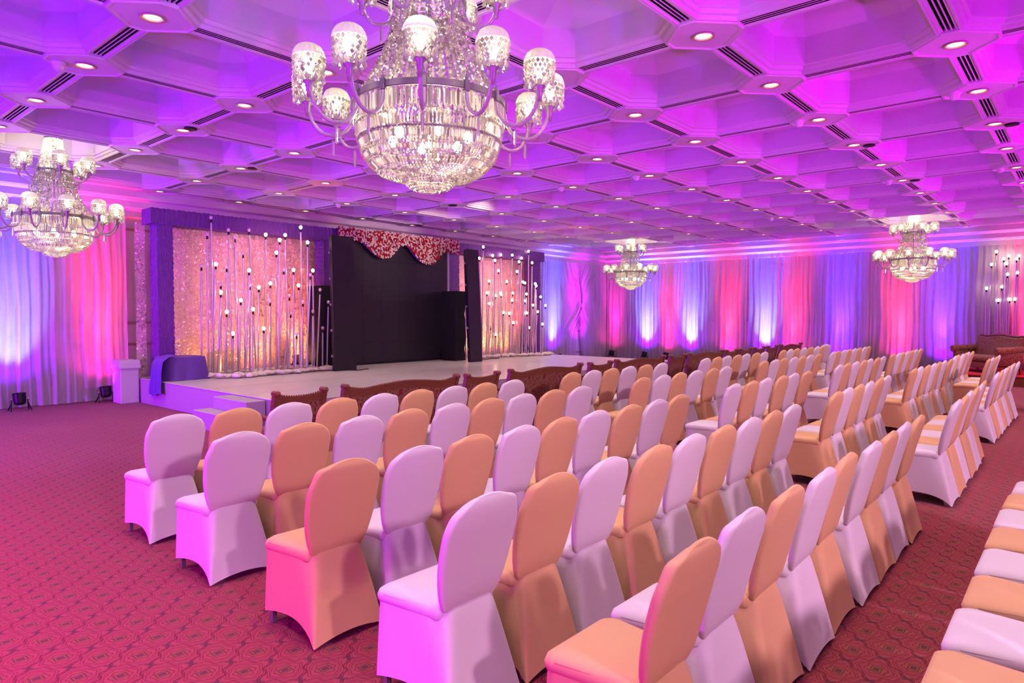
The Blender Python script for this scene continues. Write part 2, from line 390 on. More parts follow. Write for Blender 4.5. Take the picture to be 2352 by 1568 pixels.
def inst(name, me, parent=None, loc=(0, 0, 0), rz=0.):
    o = bpy.data.objects.new(name, me); C.objects.link(o); o.location = loc; o.rotation_euler = (0, 0, rz)
    if parent is not None: o.parent = parent
    return o
def tag(o, label, cat, group=None, kind=None):
    o['label'] = label; o['category'] = cat
    if group: o['group'] = group
    if kind: o['kind'] = kind
    return o
def struct(o):
    o['kind'] = 'structure'; return o
def empty(name, loc=(0, 0, 0), rz=0.):
    o = bpy.data.objects.new(name, None); C.objects.link(o); o.location = loc; o.rotation_euler = (0, 0, rz); o.empty_display_size = .1
    return o
KIDS = {}
def kids(o):
    if o.name not in KIDS: KIDS[o.name] = list(o.children)
    return KIDS[o.name]
def copy_tree(src, parent=None):
    c = src.copy(); C.objects.link(c)
    if parent is not None: c.parent = parent
    for ch in kids(src): copy_tree(ch, c)
    return c
ORD = ['first', 'second', 'third', 'fourth', 'fifth', 'sixth', 'seventh', 'eighth', 'ninth', 'tenth', 'eleventh', 'twelfth', 'thirteenth', 'fourteenth', 'fifteenth', 'sixteenth', 'seventeenth', 'eighteenth', 'nineteenth', 'twentieth']
def nth(n):
    if n <= 20: return ORD[n - 1]
    tens = {2: 'twenty', 3: 'thirty', 4: 'forty'}[n // 10]
    return tens + '-' + ORD[n % 10 - 1] if n % 10 else {3: 'thirtieth', 4: 'fortieth'}[n // 10]

# ------------------------------------------------------------------ room shell
NI0, NI1, NJ0, NJ1 = -5, 9, -2, 8          # ceiling lattice nodes
nx = lambda i: (i + LX) * S
ny = lambda j: (j + LY) * S
XF, YF = WB - .63, WL - .42                # fascia planes under the ceiling edge
b = MB().box(WF, WB, WR, WL, -.12, 0); floor = struct(b.obj('floor', 'carpet'))
for nm, bx in (('wall_left', (WF, WB + .12, WL, WL + .12)), ('wall_back', (WB, WB + .12, WR, WL)), ('wall_right', (WF, WB + .12, WR - .12, WR)), ('wall_front', (WF - .12, WF, WR, WL))):
    struct(MB().box(*bx, 0, H + .7).obj(nm, 'wall_paint'))
wall_left = bpy.data.objects['wall_left']; wall_back = bpy.data.objects['wall_back']
# rounded panel mouldings on the two walls behind the sheers
def frame_mesh(w, h):
    pts = []; r = .11
    for cx, cz, a0 in ((w / 2 - r, h / 2 - r, 0), (-w / 2 + r, h / 2 - r, 90), (-w / 2 + r, -h / 2 + r, 180), (w / 2 - r, -h / 2 + r, 270)):
        for k in range(5):
            a = radians(a0 + k * 22.5); pts.append((cx + r * cos(a), cz + r * sin(a)))
    rings = []
    for px, pz in pts:
        l = math.hypot(px, pz); ux, uz = px / l, pz / l
        rings.append([(px + ux * .028, 0, pz + uz * .028), (px + ux * .02, -.022, pz + uz * .02), (px - ux * .02, -.022, pz - uz * .02), (px - ux * .028, 0, pz - uz * .028)])
    rings.append(rings[0])
    return MB().loft(rings).mesh('panel_moulding', 'panel_moulding')
fm_low, fm_up = frame_mesh(.74, .78), frame_mesh(.74, 1.85)
for k in range(9):
    x = 1.9 + k * 1.1 if k < 4 else 17.4 + (k - 4) * 1.1
    inst('panel_moulding', fm_low, wall_left, (x + .05, WL, .68)); inst('panel_moulding', fm_up, wall_left, (x + .05, WL, 2.42))
for k in range(13):
    y = 13.6 - k * 1.12
    inst('panel_moulding', fm_low, wall_back, (WB, y, .68), -pi / 2); inst('panel_moulding', fm_up, wall_back, (WB, y, 2.42), -pi / 2)
# ceiling: slab and plain border, then every coffer, rib and plate a piece of its own
cb = MB().box(WF, WB, WR, WL, H + .66, H + .78)
zb = H + .012
cb.box(WF, XF + .02, ny(NJ1) + .07, YF + .02, zb, zb + .05)
cb.box(nx(NI1) + .07, XF + .02, WR, YF + .02, zb, zb + .05)
cb.box(WF, nx(NI0) - .07, WR, YF, zb, zb + .05)
cb.box(WF, XF, WR, ny(NJ0) - .07, zb, zb + .05)
ceiling = struct(cb.obj('ceiling', 'ceiling_paint'))
def octa(h, c, z):
    h *= S; c *= S
    return [(h - c, -h, z), (h, -h + c, z), (h, h - c, z), (h - c, h, z), (-h + c, h, z), (-h, h - c, z), (-h, -h + c, z), (-h + c, -h, z)]
cof = MB().loft([octa(.452, .15, -.004), octa(.440, .147, -.004), octa(.436, .146, .03), octa(.420, .142, .034), octa(.416, .141, .066), octa(.402, .138, .070), octa(.398, .137, .33), octa(.235, .003, .60)], False, True).mesh('coffer', 'ceiling_paint')
def rib_mesh():
    L = .31 * S; prof = [(-.084, .05), (-.084, -.002), (-.070, -.002), (-.064, .010)]; dark = set()
    for c in (-.034, 0, .034):
        prof += [(c - .011, .010)]; dark.add(len(prof) - 1); prof += [(c - .009, .045)]; dark.add(len(prof) - 1); prof += [(c + .009, .045)]; dark.add(len(prof) - 1); prof += [(c + .011, .010)]
    prof += [(.064, .010), (.070, -.002), (.084, -.002), (.084, .05)]
    mb = MB().loft([[(-L, y, z) for y, z in prof], [(L, y, z) for y, z in prof]], closed=False)
    me = mb.mesh('rib', 'ceiling_paint'); me.materials.append(MATS['slot_black'])
    for p in me.polygons: p.material_index = 1 if p.index in dark else 0
    return me
rib = rib_mesh()
def plate_mesh():
    P = lambda k, z: [(x * S * k, y * S * k, z) for x, y in ((.04, -.2), (.2, -.04), (.2, .04), (.04, .2), (-.04, .2), (-.2, .04), (-.2, -.04), (-.04, -.2))]
    return MB().loft([P(1.03, .05), P(1.03, -.006), P(1.0, -.016), P(.95, -.016), P(.92, -.006), P(.88, -.004)], False, True).mesh('light_plate', 'ceiling_paint')
plate = plate_mesh()
for i in range(NI0, NI1 + 1):
    for j in range(NJ0, NJ1 + 1):
        inst('light_plate', plate, ceiling, (nx(i), ny(j), H))
        if i < NI1: inst('ceiling_rib', rib, ceiling, (nx(i + .5), ny(j), H))
        if j < NJ1 and (i, j) not in ((NI0, NJ0), (NI0, NJ0 + 1), (NI0, NJ0 + 2), (NI0, NJ0 + 3)): inst('ceiling_rib', rib, ceiling, (nx(i), ny(j + .5), H), pi / 2)
        if i < NI1 and j < NJ1: inst('coffer', cof, ceiling, (nx(i + .5), ny(j + .5), H))
# stepped cornice round the stage wall and the back wall
prof = [(.42, H + .06), (.42, 3.93), (.40, 3.905), (.29, 3.895), (.26, 3.875), (.26, 3.755), (.24, 3.735), (.14, 3.725), (.11, 3.705), (.11, 3.585), (.09, 3.565), (0, 3.56)]
rings = [[(WF, WL - d, z) for d, z in prof], [(WB - d * 1.5, WL - d, z) for d, z in prof], [(WB - d * 1.5, WR, z) for d, z in prof]]
struct(MB().loft(rings, closed=False).obj('trim_1', 'cornice_paint'))

# recessed downlights, one in every plate
dl_ring = MB().lathe([(.070, .0), (.088, -.004), (.092, -.013), (.082, -.016), (.069, -.006), (.066, .004)], 24).mesh('trim_ring', 'downlight_ring', True)
dl_lamp = MB().lathe([(.0005, -.003), (.04, -.004), (.068, .001)], 20).mesh('lamp', 'downlight_glow')
DLB = bpy.data.lights.new('downlight_beam', 'SPOT'); DLB.color = (1, .71, .62); DLB.energy = 135; DLB.spot_size = radians(72); DLB.spot_blend = 1; DLB.shadow_soft_size = .06
DLE = DLB.copy(); DLE.spot_size = radians(46); DLE.energy = 18
for i in range(NI0, NI1 + 1):
    for j in range(NJ0, NJ1 + 1):
        if (i, j) == (2, 6): continue                              # this plate holds a dark grille instead
        t = empty('downlight', (nx(i), ny(j), H - .004))
        tag(t, 'recessed round ceiling downlight, %s from the stage wall in %s row from back wall' % (nth(NJ1 - j + 1), nth(NI1 - i + 1)), 'ceiling light', 'recessed downlights in the coffered ceiling')
        inst('trim_ring', dl_ring, t); inst('lamp', dl_lamp, t)
        o = bpy.data.objects.new('downlight_beam', DLE if i == NI1 or j == NJ1 else DLB); C.objects.link(o); o.location = (nx(i), ny(j), H - .02)
# detectors and small speakers beside some downlights
det = MB().lathe([(.0, .012), (.062, .012), (.066, -.012), (.050, -.022), (.045, -.05), (.030, -.068), (.001, -.072)], 18).mesh('smoke_detector', 'detector_white', True)
dsp = MB().lathe([(.0, .012), (.075, .012), (.078, -.010), (.06, -.016), (.001, -.014)], 18).mesh('ceiling_speaker', 'socket_black', True)
k = 0
for i, j, dx, dy in ((-3, 4, -.19, .10), (1, 0, -.10, .20), (1, 1, -.10, .20), (4, 1, -.10, .20), (4, 0, -.10, .20), (2, 3, -.10, .20), (2, 4, -.10, .20), (1, 7, -.08, .2), (6, 3, -.08, .2)):
    o = inst('smoke_detector', det, None, (nx(i) + dx, ny(j) + dy, H - .012))
    tag(o, 'small white domed smoke detector beside downlight %s from stage wall, %s row from back wall' % (nth(NJ1 - j + 1), nth(NI1 - i + 1)), 'smoke detector', 'domed smoke detectors on the ceiling')
for i, j, dx, dy in ((2, 1, .14, -.16), (2, 0, .14, -.16), (4, 1, .14, -.16), (-2, 5, .02, -.17), (-1, 6, .12, -.15)):
    o = inst('ceiling_speaker', dsp, None, (nx(i) + dx, ny(j) + dy, H - .012))
    tag(o, 'flat dark ceiling speaker beside downlight %s from stage wall, %s row from back wall' % (nth(NJ1 - j + 1), nth(NI1 - i + 1)), 'speaker', 'flat dark discs on the ceiling')
o = MB().lathe([(.02, .0), (.03, -.012), (.09, -.012), (.10, .0)], 16, cap0=True).obj('ceiling_grille', 'socket_black', loc=(nx(2), ny(6), H - .014))
tag(o, 'round dark grille in the one ceiling plate without a lamp', 'grille')

# ------------------------------------------------------------------ drapes
def drape_mesh(x0, x1, zt, seed, amp=.035, warp=None, rows=10, nper=60, flare=1.25):
    rnd = random.Random(seed); n = max(10, int((x1 - x0) * nper)); ph = [rnd.uniform(0, 6.28) for _ in range(6)]
    fr = [rnd.uniform(34, 46), rnd.uniform(20, 28), rnd.uniform(62, 80), rnd.uniform(6, 9)]
    mb = MB(); rings = []
    for k in range(rows + 1):
        t = k / rows; z = .015 + (zt - .015) * t; row = []
        for i in range(n + 1):
            x = x0 + (x1 - x0) * i / n; s = x + .02 * sin(3 * z + ph[4]) + .012 * sin(7 * x + z * 2 + ph[5])
            a = amp * (flare - (flare - .8) * t)
            d = a * (.55 * sin(fr[0] * s + ph[0]) + .45 * sin(fr[1] * s + ph[1]) + .2 * sin(fr[2] * s + ph[2]) + .35 * sin(fr[3] * s + ph[3]))
            xx, yy, zz = x, d, z
            if warp: xx, yy, zz = warp(x, d, z)
            row.append((xx, yy, zz))
        rings.append(row)
    return mb.loft(rings, closed=False)
def drape(x0, x1, wall, label, seed, **kw):
    o = drape_mesh(x0, x1, 3.575, seed, **kw).obj('sheer_drape', 'sheer_drape', smooth=True)
    if wall == 'left': o.location = (0, WL - .17, 0)
    else: o.location = (WB - .17, 0, 0); o.rotation_euler = (0, 0, -pi / 2)     # local x runs along -y
    tag(o, label, 'curtain', 'sheer floor-length drapes along the walls'); return o
drape(.2, 2.55, 'left', 'sheer drape on stage wall, one beyond the deep blue drape', 1)
drape(2.55, 3.72, 'left', 'sheer floor-length drape lit deep blue above a black light can, beside stage', 2)
drape(3.72, 5.02, 'left', 'sheer floor-length drape lit hot red, next to the white skirted box', 3)
drape(17.0, 19.25, 'left', 'sheer drape lit blue between the stage post and the gathered drape', 4)
xt, zt = 20.35, 2.10
def gather(x, xo, z):
    g = math.exp(-((z - zt) / (.85 if z > zt else .55)) ** 2); q = min(1, max(0, (x - xo) / (xt - xo)))
    return g, q, xt - (xt - xo) * (1 - q) ** (1 + 6 * g)
def warp_a(x, d, z):
    g, q, xx = gather(x, 19.25, z)
    if z < zt: xx -= (zt - z) * .10 * q ** 3
    else: xx += (z - zt) * .02
    return xx, d * (1 + 1.6 * g) - .13 * g * q, z + (.10 * sin(q * 24) * g * (1 - q) - .22 * q * (1 - q) * g * (1 if z < zt else 0))
def warp_b(x, d, z):
    g, q, xx = gather(x, 21.45, z)
    if z < zt: xx += (zt - z) * .16 * q ** 3
    return xx, d * (1 + 1.6 * g) - .13 * g * q, z + (.06 * sin(q * 24) * g * (1 - q) - .14 * q * (1 - q) * g * (1 if z < zt else 0))
drape(19.25, 20.35, 'left', 'gathered half of the tied sheer drape, swagged toward the stage', 5, warp=warp_a, rows=40)
drape(20.35, 21.45, 'left', 'gathered half of the tied sheer drape, hanging toward the room corner', 6, warp=warp_b, rows=40)
MB().sphere((xt, WL - .33, zt - .04), .07, 12, 8, 1.3).obj('tie_knot', 'sheer_drape', bpy.data.objects['sheer_drape.004'], True).location = (0, -(WL - .17), 0)
drape(21.45, 22.2, 'left', 'narrow sheer drape lit magenta, filling the room corner', 7)
bk = [14.3, 13.3, 11.95, 11.2, 10.1, 8.75, 7.65, 6.6, 5.0, 3.7, 2.4, 1.0, -.6]
bl = ['lit magenta pink, first from the room corner', 'lit ice blue, second from the room corner', 'lit red, third from the room corner, between ice-blue ones', 'lit ice blue, fourth from the room corner', 'lit orange red, fifth from the room corner',
      'lit ice blue, sixth from the room corner', 'lit pink red, seventh from the room corner', 'lit pale blue to the cornice, eighth from the corner', 'lit red, ninth from the corner, behind end chandelier', 'lit blue, beside the maroon sofa arm',
      'lit pink, behind the maroon sofa', 'lit red, behind the pole lamps by sofa']
for k in range(12):
    drape(-bk[k], -bk[k + 1], 'back', 'sheer back wall drape ' + bl[k], 20 + k)

# ------------------------------------------------------------------ stage
sx0, sx1, sy0, sy1 = 4.96, 16.45, 8.45, 14.0
st = empty('stage', (sx0, sy0, 0))
tag(st, 'low stage platform covered in glossy pale vinyl', 'stage')
MB().box(0, sx1 - sx0, 0, sy1 - sy0, ZS - .012, ZS, .004).obj('stage_top', 'stage_vinyl', st)
MB().box(.006, sx1 - sx0 - .006, .006, sy1 - sy0, 0, ZS - .012).obj('stage_skirt', 'stage_cloth', st)
for k in range(1, 5): MB().box(.02, sx1 - sx0 - .02, k * 1.22, k * 1.22 + .006, ZS - .0005, ZS + .0008).obj('seam', 'leg_metal', st)
sp = empty('stage_steps', (4.96, 9.97, 0)); tag(sp, 'two cloth-covered steps against the end of the stage', 'steps')
MB().box(-.30, -.005, -1.0, 0, 0, .435, .008).obj('upper_step', 'stage_cloth', sp)
MB().box(-.58, -.302, -1.0, .06, 0, .26, .008).obj('lower_step', 'stage_cloth', sp)

# backdrop frame in violet ruched cloth
def ruched_box(mb, x0, x1, y0, y1, z0, z1, seed, ax='x'):
    rnd = random.Random(seed); L = (x1 - x0) if ax == 'x' else (z1 - z0); n = max(8, int(L * 60)); rings = []
    for k in range(n + 1):
        t = k / n; rr = []
        cyc = [(0, 0), (.5, 0), (1, 0), (1, .5), (1, 1), (.5, 1), (0, 1), (0, .5)]
        for q, (a, c) in enumerate(cyc):
            e = .004 * sin(k * 1.1 + q * .9) + .003 * sin(k * .43 + q)
            if ax == 'x': rr.append((x0 + L * t, y0 + (y1 - y0) * a + e * (2 * a - 1), z0 + (z1 - z0) * c + e * (2 * c - 1)))
            else: rr.append((x0 + (x1 - x0) * a + e * (2 * a - 1), y0 + (y1 - y0) * c + e * (2 * c - 1), z0 + L * t))
        rings.append(rr)
    mb.loft(rings, True, True)
def backdrop_frame(x0, x1, posts, label, nm):
    t = empty('backdrop_frame', (x0, 13.3, ZS)); tag(t, label, 'backdrop frame', 'violet ruched frames on the stage')
    mb = MB(); ruched_box(mb, 0, x1 - x0, 0, .42, 3.37 - ZS, 3.66 - ZS, 5); mb.obj('beam', 'violet_ruched', t, True, angle=50)
    for a, c in posts:
        mb = MB(); ruched_box(mb, a - x0, c - x0, .06, .40, .003, 3.38 - ZS, 9, 'z'); mb.obj('post', 'violet_ruched', t, True, angle=50)
    return t
backdrop_frame(5.1, 9.2, ((5.23, 5.52), (8.86, 9.14)), 'violet ruched cloth frame around sequin backdrop at the stepped end of the stage', 0)
backdrop_frame(12.78, 16.98, ((12.80, 13.22), (16.45, 16.86)), 'violet ruched cloth frame around sequin backdrop toward the room corner', 1)
def sheet(x0, x1, y, label, seed):
    n, m = int((x1 - x0) * 14), 30; rnd = random.Random(seed); rings = []
    for k in range(m + 1):
        z = ZS + .004 + (3.42 - ZS - .004) * k / m
        rings.append([(x0 + (x1 - x0) * i / n, y + .018 * sin(i * .5 + k * .31) + .012 * sin(i * .23 - k * .5) + .006 * sin(i * 1.3 + k), z) for i in range(n + 1)])
    o = MB().loft(rings, closed=False).obj('sequin_backdrop', 'sequin_cloth', None, True); tag(o, label, 'backdrop', 'sequin backdrops on the stage'); return o
sheet(5.46, 8.95, 13.82, 'wide glittering sequin backdrop behind partly unlit pole lamps', 1)
sheet(13.0, 16.6, 13.82, 'glittering sequin backdrop behind lit pole lamps near the room corner', 2)
sheet(5.02, 5.2, 13.86, 'narrow strip of sequin cloth outside the end post of stage frame', 3)

# screen with two side panels
t = empty('led_screen', (9.3, 13.25, ZS)); tag(t, 'large dark LED screen under the flower valance', 'screen')
MB().box(0, 3.36, .02, .14, .04, 3.02).obj('screen_body', 'black_metal', t)
for a in range(6):
    for c in range(6):
        MB().box(.0 + a * .56 + .001, (a + 1) * .56 - .001, 0, .02, .05 + c * .495 + .001, .05 + (c + 1) * .495 - .001).obj('screen_panel', 'black_screen', t)
MB().box(-.02, 3.38, .0, .3, .001, .04).obj('base_rail', 'black_metal', t)
MB().box(3.37, 3.47, .04, .12, .05, 3.0).obj('side_post', 'pale_cloth', t)
def totem(x0, x1, y, dx, zt2, label):
    t = empty('led_totem', (x0, y, ZS)); tag(t, label, 'screen', 'dark LED columns beside the screen')
    wd = x1 - x0
    MB().loft([[(a, c, z) for a, c in ((q, .0), (q + wd, 0), (q + wd, .035), (q, .035))] for q, z in ((0, .004), (dx, zt2))], True, True).obj('front_panel', 'black_screen', t)
    MB().loft([[(a, c, z) for a, c in ((q + .02, .036), (q + wd - .02, .036), (q + wd - .02, .12), (q + .02, .12))] for q, z in ((0, .004), (dx, zt2 - .02))], True, True).obj('housing', 'black_metal', t)
    for k in range(5):
        z = .3 + k * .55; q = dx * z / zt2
        MB().box(q - .035, q + .02, .05, .08, z, z + .05, .006).obj('latch', 'grey_metal', t)
totem(8.34, 8.90, 12.2, -.06, 2.90, 'tall dark LED column beside the screen at the stepped end of stage')
totem(12.28, 12.72, 12.0, -.16, 2.88, 'tall slightly tilted dark LED column beside the screen toward the corner')

# speakers wrapped in black cloth
def speaker(x, y, wd, h, label, truss):
    t = empty('speaker_tower', (x, y, ZS)); tag(t, label, 'speaker', 'black cloth-wrapped speaker towers')
    rings = []
    for k in range(13):
        z = .004 + (h - .01) * k / 12; q = .012 * sin(k * 2.1)
        rings.append([(-wd / 2 + q, -.25, z), (wd / 2 + q, -.25 + .02 * sin(k), z), (wd / 2 + q * .5, .25, z), (-wd / 2 - q, .25 + .02 * sin(k * 1.7), z)])
    MB().loft(rings, True, True).obj('cloth_wrap', 'black_cloth', t, True, angle=40)
    if truss:
        mb = MB()
        for a in (wd / 2 + .03, wd / 2 + .17): mb.tube([(a, -.1, .01), (a, -.1, h)], .018, 6)
        for k in range(8): mb.tube([(wd / 2 + (.03 if k % 2 else .17), -.1, k * h / 8), (wd / 2 + (.17 if k % 2 else .03), -.1, (k + 1) * h / 8)], .010, 5)
        mb.obj('truss', 'grey_metal', t)
speaker(8.62, 13.15, .30, 1.86, 'black cloth-wrapped speaker tower behind the pole lamps with unlit bulbs', False)
speaker(12.50, 12.84, .36, 1.84, 'black cloth-wrapped speaker tower beside the tilted LED column', True)

# flower valance
BOT = [(9.052, 3.46), (9.469, 3.419), (9.758, 3.375), (9.926, 3.251), (10.139, 3.093), (10.314, 3.027), (10.537, 3.067), (10.719, 3.204), (10.858, 3.376), (11.045, 3.409), (11.188, 3.365), (11.379, 3.177), (11.575, 3.023), (11.824, 2.974), (12.028, 3.012), (12.184, 3.136), (12.315, 3.279), (12.501, 3.369), (12.717, 3.346), (12.96, 3.275)]
def zbot(x):
    for (a, c), (d, e) in zip(BOT, BOT[1:]):
        if a <= x <= d: return c + (e - c) * (x - a) / (d - a)
    return BOT[-1][1]
t = empty('flower_valance', (9.05, 13.1, 2.97)); tag(t, 'scalloped valance of red and cream roses above the screen', 'flowers')
n = 60; xs = [9.08 + (12.93 - 9.08) * i / n for i in range(n + 1)]
MB().loft([[(x - 9.05, .03, 3.66 - 2.97) for x in xs], [(x - 9.05, .03, zbot(x) + .03 - 2.97) for x in xs], [(x - 9.05, .10, zbot(x) + .03 - 2.97) for x in xs], [(x - 9.05, .10, 3.66 - 2.97) for x in xs]], closed=False).obj('backing', 'violet_cloth', t)
rnd = random.Random(11); rr, rc = MB(), MB()
def rose(mb, c, r):
    a0 = rnd.uniform(0, 6.28)
    mb.ico((c[0], c[1], c[2]), r * .55, (1, 1, 1), a0)
    for k in range(5):                                             # outer petals
        a = a0 + k * 2 * pi / 5; u = (cos(a), sin(a)); w_ = r * .55; px = (-u[1], u[0])
        P = lambda q, s, y: (c[0] + u[0] * q + px[0] * s, c[1] + y, c[2] + u[1] * q + px[1] * s)
        mb.add([P(r * .2, 0, -r * .1), P(r * .75, -w_, -r * .35), P(r * 1.0, 0, -r * .15), P(r * .75, w_, -r * .35), P(r * .62, 0, r * .15)], [(0, 1, 2), (0, 2, 3), (1, 4, 2), (2, 4, 3)])
x = 9.08
while x < 12.95:
    z = zbot(x) + rnd.uniform(0, .03)
    while z < 3.69:
        rose(rr if rnd.random() < .46 else rc, (x - 9.05 + rnd.uniform(-.015, .015), rnd.uniform(-.03, .0), z - 2.97), rnd.uniform(.022, .030)); z += .040
    x += .040
o = rr.obj('red_roses', 'rose_red', t, True); o['kind'] = 'stuff'
o = rc.obj('cream_roses', 'rose_cream', t, True); o['kind'] = 'stuff'

# draped block at the corner of the stage, skirted box behind it
def draped_block():
    t = empty('draped_block', (5.43, 12.92, ZS)); tag(t, 'block draped in violet cloth at the foot of the stage post', 'draped block')
    rings = []
    for k in range(9):
        z = .41 * (1 - k / 8.) + .004; rr2 = []
        for i in range(40):
            a = 2 * pi * i / 40; e = 1 / (abs(cos(a)) ** 5 + abs(sin(a)) ** 5) ** .2
            f = 1 + (.02 + .06 * k / 8) * sin(a * 9 + k * .15) * (k / 8) + .10 * (k / 8) * (1 if k else 0) - (.03 if k == 0 else 0)
            rr2.append((.38 * e * cos(a) * f, .34 * e * sin(a) * f, z + (.012 if k == 0 else 0)))
        rings.append(rr2)
    MB().loft(rings, True, True).obj('cloth_cover', 'violet_cloth', t, True, angle=60)
    # tail of the cloth hanging over the end of the stage
    rows = []
    path = [(-.20, .47), (-.36, .44), (-.47, .36), (-.50, .20), (-.51, .04), (-.525, -.10), (-.53, -.24)]
    for k, (x, z) in enumerate(path):
        rows.append([(x - .02 * sin(i * 1.3 + k * .2), -.38 + .42 * i / 14 * (1 + .06 * k) - .02 * k, z + (.03 * sin(i * .45) if k == len(path) - 1 else 0)) for i in range(15)])
    MB().loft(rows, closed=False).obj('cloth_tail', 'violet_cloth', t, True)
draped_block()
t = empty('skirted_box', (4.78, 13.76, 0)); tag(t, 'white skirted box between the drapes and the stage end', 'box')
MB().box(-.16, .16, -.2, .2, .0, .80, .01).obj('box_body', 'pale_cloth', t)
mb = MB(); rows = []
for z, f in ((.81, 1.0), (.79, 1.05), (.66, 1.10)):
    rows.append([((.165 * cx) * f + .008 * sin(i * 2.4) * (f > 1.06), (.205 * cy_) * f, z) for i, (cx, cy_) in enumerate([(math.copysign(min(1, abs(1.42 * cos(2 * pi * q / 48))), cos(2 * pi * q / 48)), math.copysign(min(1, abs(1.42 * sin(2 * pi * q / 48))), sin(2 * pi * q / 48))) for q in range(48)])])
mb.loft(rows, True).obj('box_skirt', 'pale_cloth', t, True, angle=50)

# cloth bundled along the feet of the poles
def bundle(pts, label, seed):
    rnd = random.Random(seed); mb = MB()
    for (xa, ya), (xb, yb) in zip(pts, pts[1:]):
        L = math.hypot(xb - xa, yb - ya); k = int(L / .042)
        for q in range(k):
            f = q / k; c = (xa + (xb - xa) * f + rnd.uniform(-.04, .04), ya + (yb - ya) * f + rnd.uniform(-.11, .11), ZS + .03 + rnd.uniform(0, .025))
            r = rnd.uniform(.045, .095); rings = []; rot = rnd.uniform(0, 3.1)
            for z, s in ((-.029, .8), (-.01, 1.0), (.02, .85), (.05, .55), (.062, .15)):
                rings.append([(c[0] + r * s * (1.5 * cos(a) * cos(rot) - .7 * sin(a) * sin(rot)) * (1 + .18 * sin(3 * a + z * 60 + rot)), c[1] + r * s * (1.5 * cos(a) * sin(rot) + .7 * sin(a) * cos(rot)), c[2] + z * r / .09 * .8 + (0 if z < 0 else .006 * sin(a * 5))) for a in [2 * pi * i / 14 for i in range(14)]])
            for ring in rings: ring[:] = [(x, y, max(z, ZS + .002)) for x, y, z in ring]
            mb.loft(rings, False, True)
    o = mb.obj('gathered_cloth', 'cream_cloth', None, True); tag(o, label, 'cloth', 'crumpled cloth at the feet of the poles')
bundle([(5.75, 12.75), (6.1, 12.45), (6.5, 12.35), (6.9, 12.45), (7.5, 12.4), (8.2, 12.55), (8.72, 12.6)], 'crumpled cream cloth along the feet of the poles at the stepped stage end', 4)
bundle([(6.3, 13.3), (7.3, 13.2), (8.4, 13.1)], 'crumpled cream cloth heaped behind the poles, against the wide sequin backdrop', 8)
bundle([(13.2, 12.9), (13.9, 12.75), (14.6, 12.8), (15.3, 12.5), (16.0, 12.4), (16.4, 12.6)], 'crumpled cream cloth along the feet of the poles near the room corner', 6)

# ------------------------------------------------------------------ banquet chairs in stretch covers
# local frame: rear feet at y = 0, the sitter looks along +y, x is the width
def stad(w_, h_, c, ny_, nz_, n=6):
    """stadium ring of half width w_, half thickness h_ round c=(y,z); thickness lies along (ny_,nz_)"""
    pts = []; h_ = min(h_, w_ * .9); e = max(w_ - h_, 0)
    for k in range(n + 1):
        a = -pi / 2 + pi * k / n; pts.append((e + h_ * cos(a), h_ * sin(a)))
    for k in range(n + 1):
        a = pi / 2 + pi * k / n; pts.append((-e + h_ * cos(a), h_ * sin(a)))
    return [(x, c[0] + q * ny_, c[1] + q * nz_) for x, q in pts]
def back_mesh(variant):
    mb = MB(); rings = []; rnd = random.Random(variant)
    z0, z1 = .440, .935
    zs = [z0 + .055 * k / 5 for k in range(5)] + [z0 + .055 + (.77 - z0 - .055) * k / 7 for k in range(8)] + [.77 + .165 * sin(pi / 2 * k / 16) for k in range(1, 17)]
    for z in zs:
        t = (z - z0) / (z1 - z0)
        y = .122 - .124 * t ** .95 + .012 * sin(pi * t)
        if z <= .77: q = (z - z0) / (.77 - z0); w_ = .146 + .072 * sin(pi / 2 * min(1, q * 1.12)) ** .62 if q > 0 else .146
        else: w_ = .218 * max(0.004, 1 - ((z - .77) / .1652) ** 2.1) ** (1 / 2.1)
        h_ = .021 if z <= .77 else .021 * max(.3, 1 - ((z - .77) / .1652) ** 8)
        if z < .50: h_ *= .45 + .55 * (z - z0) / .06
        ring = stad(max(w_, .006), h_, (y, z), .975, .22)
        rings.append(ring)
    mb.loft(rings, True, True)
    # small gathered corners of the cover at the shoulders
    sx = (1 if variant % 2 else -1)
    out = []
    for x, y, z in mb.v:
        g = math.exp(-((x - sx * .165) / .035) ** 2 - ((z - .885) / .035) ** 2)
        g2 = math.exp(-((x + sx * .19) / .03) ** 2 - ((z - .86) / .03) ** 2)
        out.append((x + sx * .012 * g, y, z + .012 * g + .006 * g2))
    mb.v = out
    return mb
def seat_mb():
    rings = []
    for z, i in ((.405, .012), (.415, .003), (.435, 0), (.455, .006), (.468, .022), (.476, .06), (.481, .12)):
        x = .218 - i; yf = .508 - i; yr = .122 + i * .3; r = .05 + i * .25; ring = []
        for cx, cy_, a0 in ((x - r, yf - r, 0), (-x + r, yf - r, 90), (-x + r * .5, yr + r * .5, 180), (x - r * .5, yr + r * .5, 270)):
            q = r if a0 < 180 else r * .5
            for k in range(6):
                a = radians(a0 + 18 * k); ring.append((cx + q * cos(a), cy_ + q * sin(a), z))
        rings.append(ring)
    rings = [[(x * (1 - .32 * max(0, 1 - (y - .09) / .17) ** 1.3), y, z) for x, y, z in r] for r in rings]
    return MB().loft(rings, True, True)
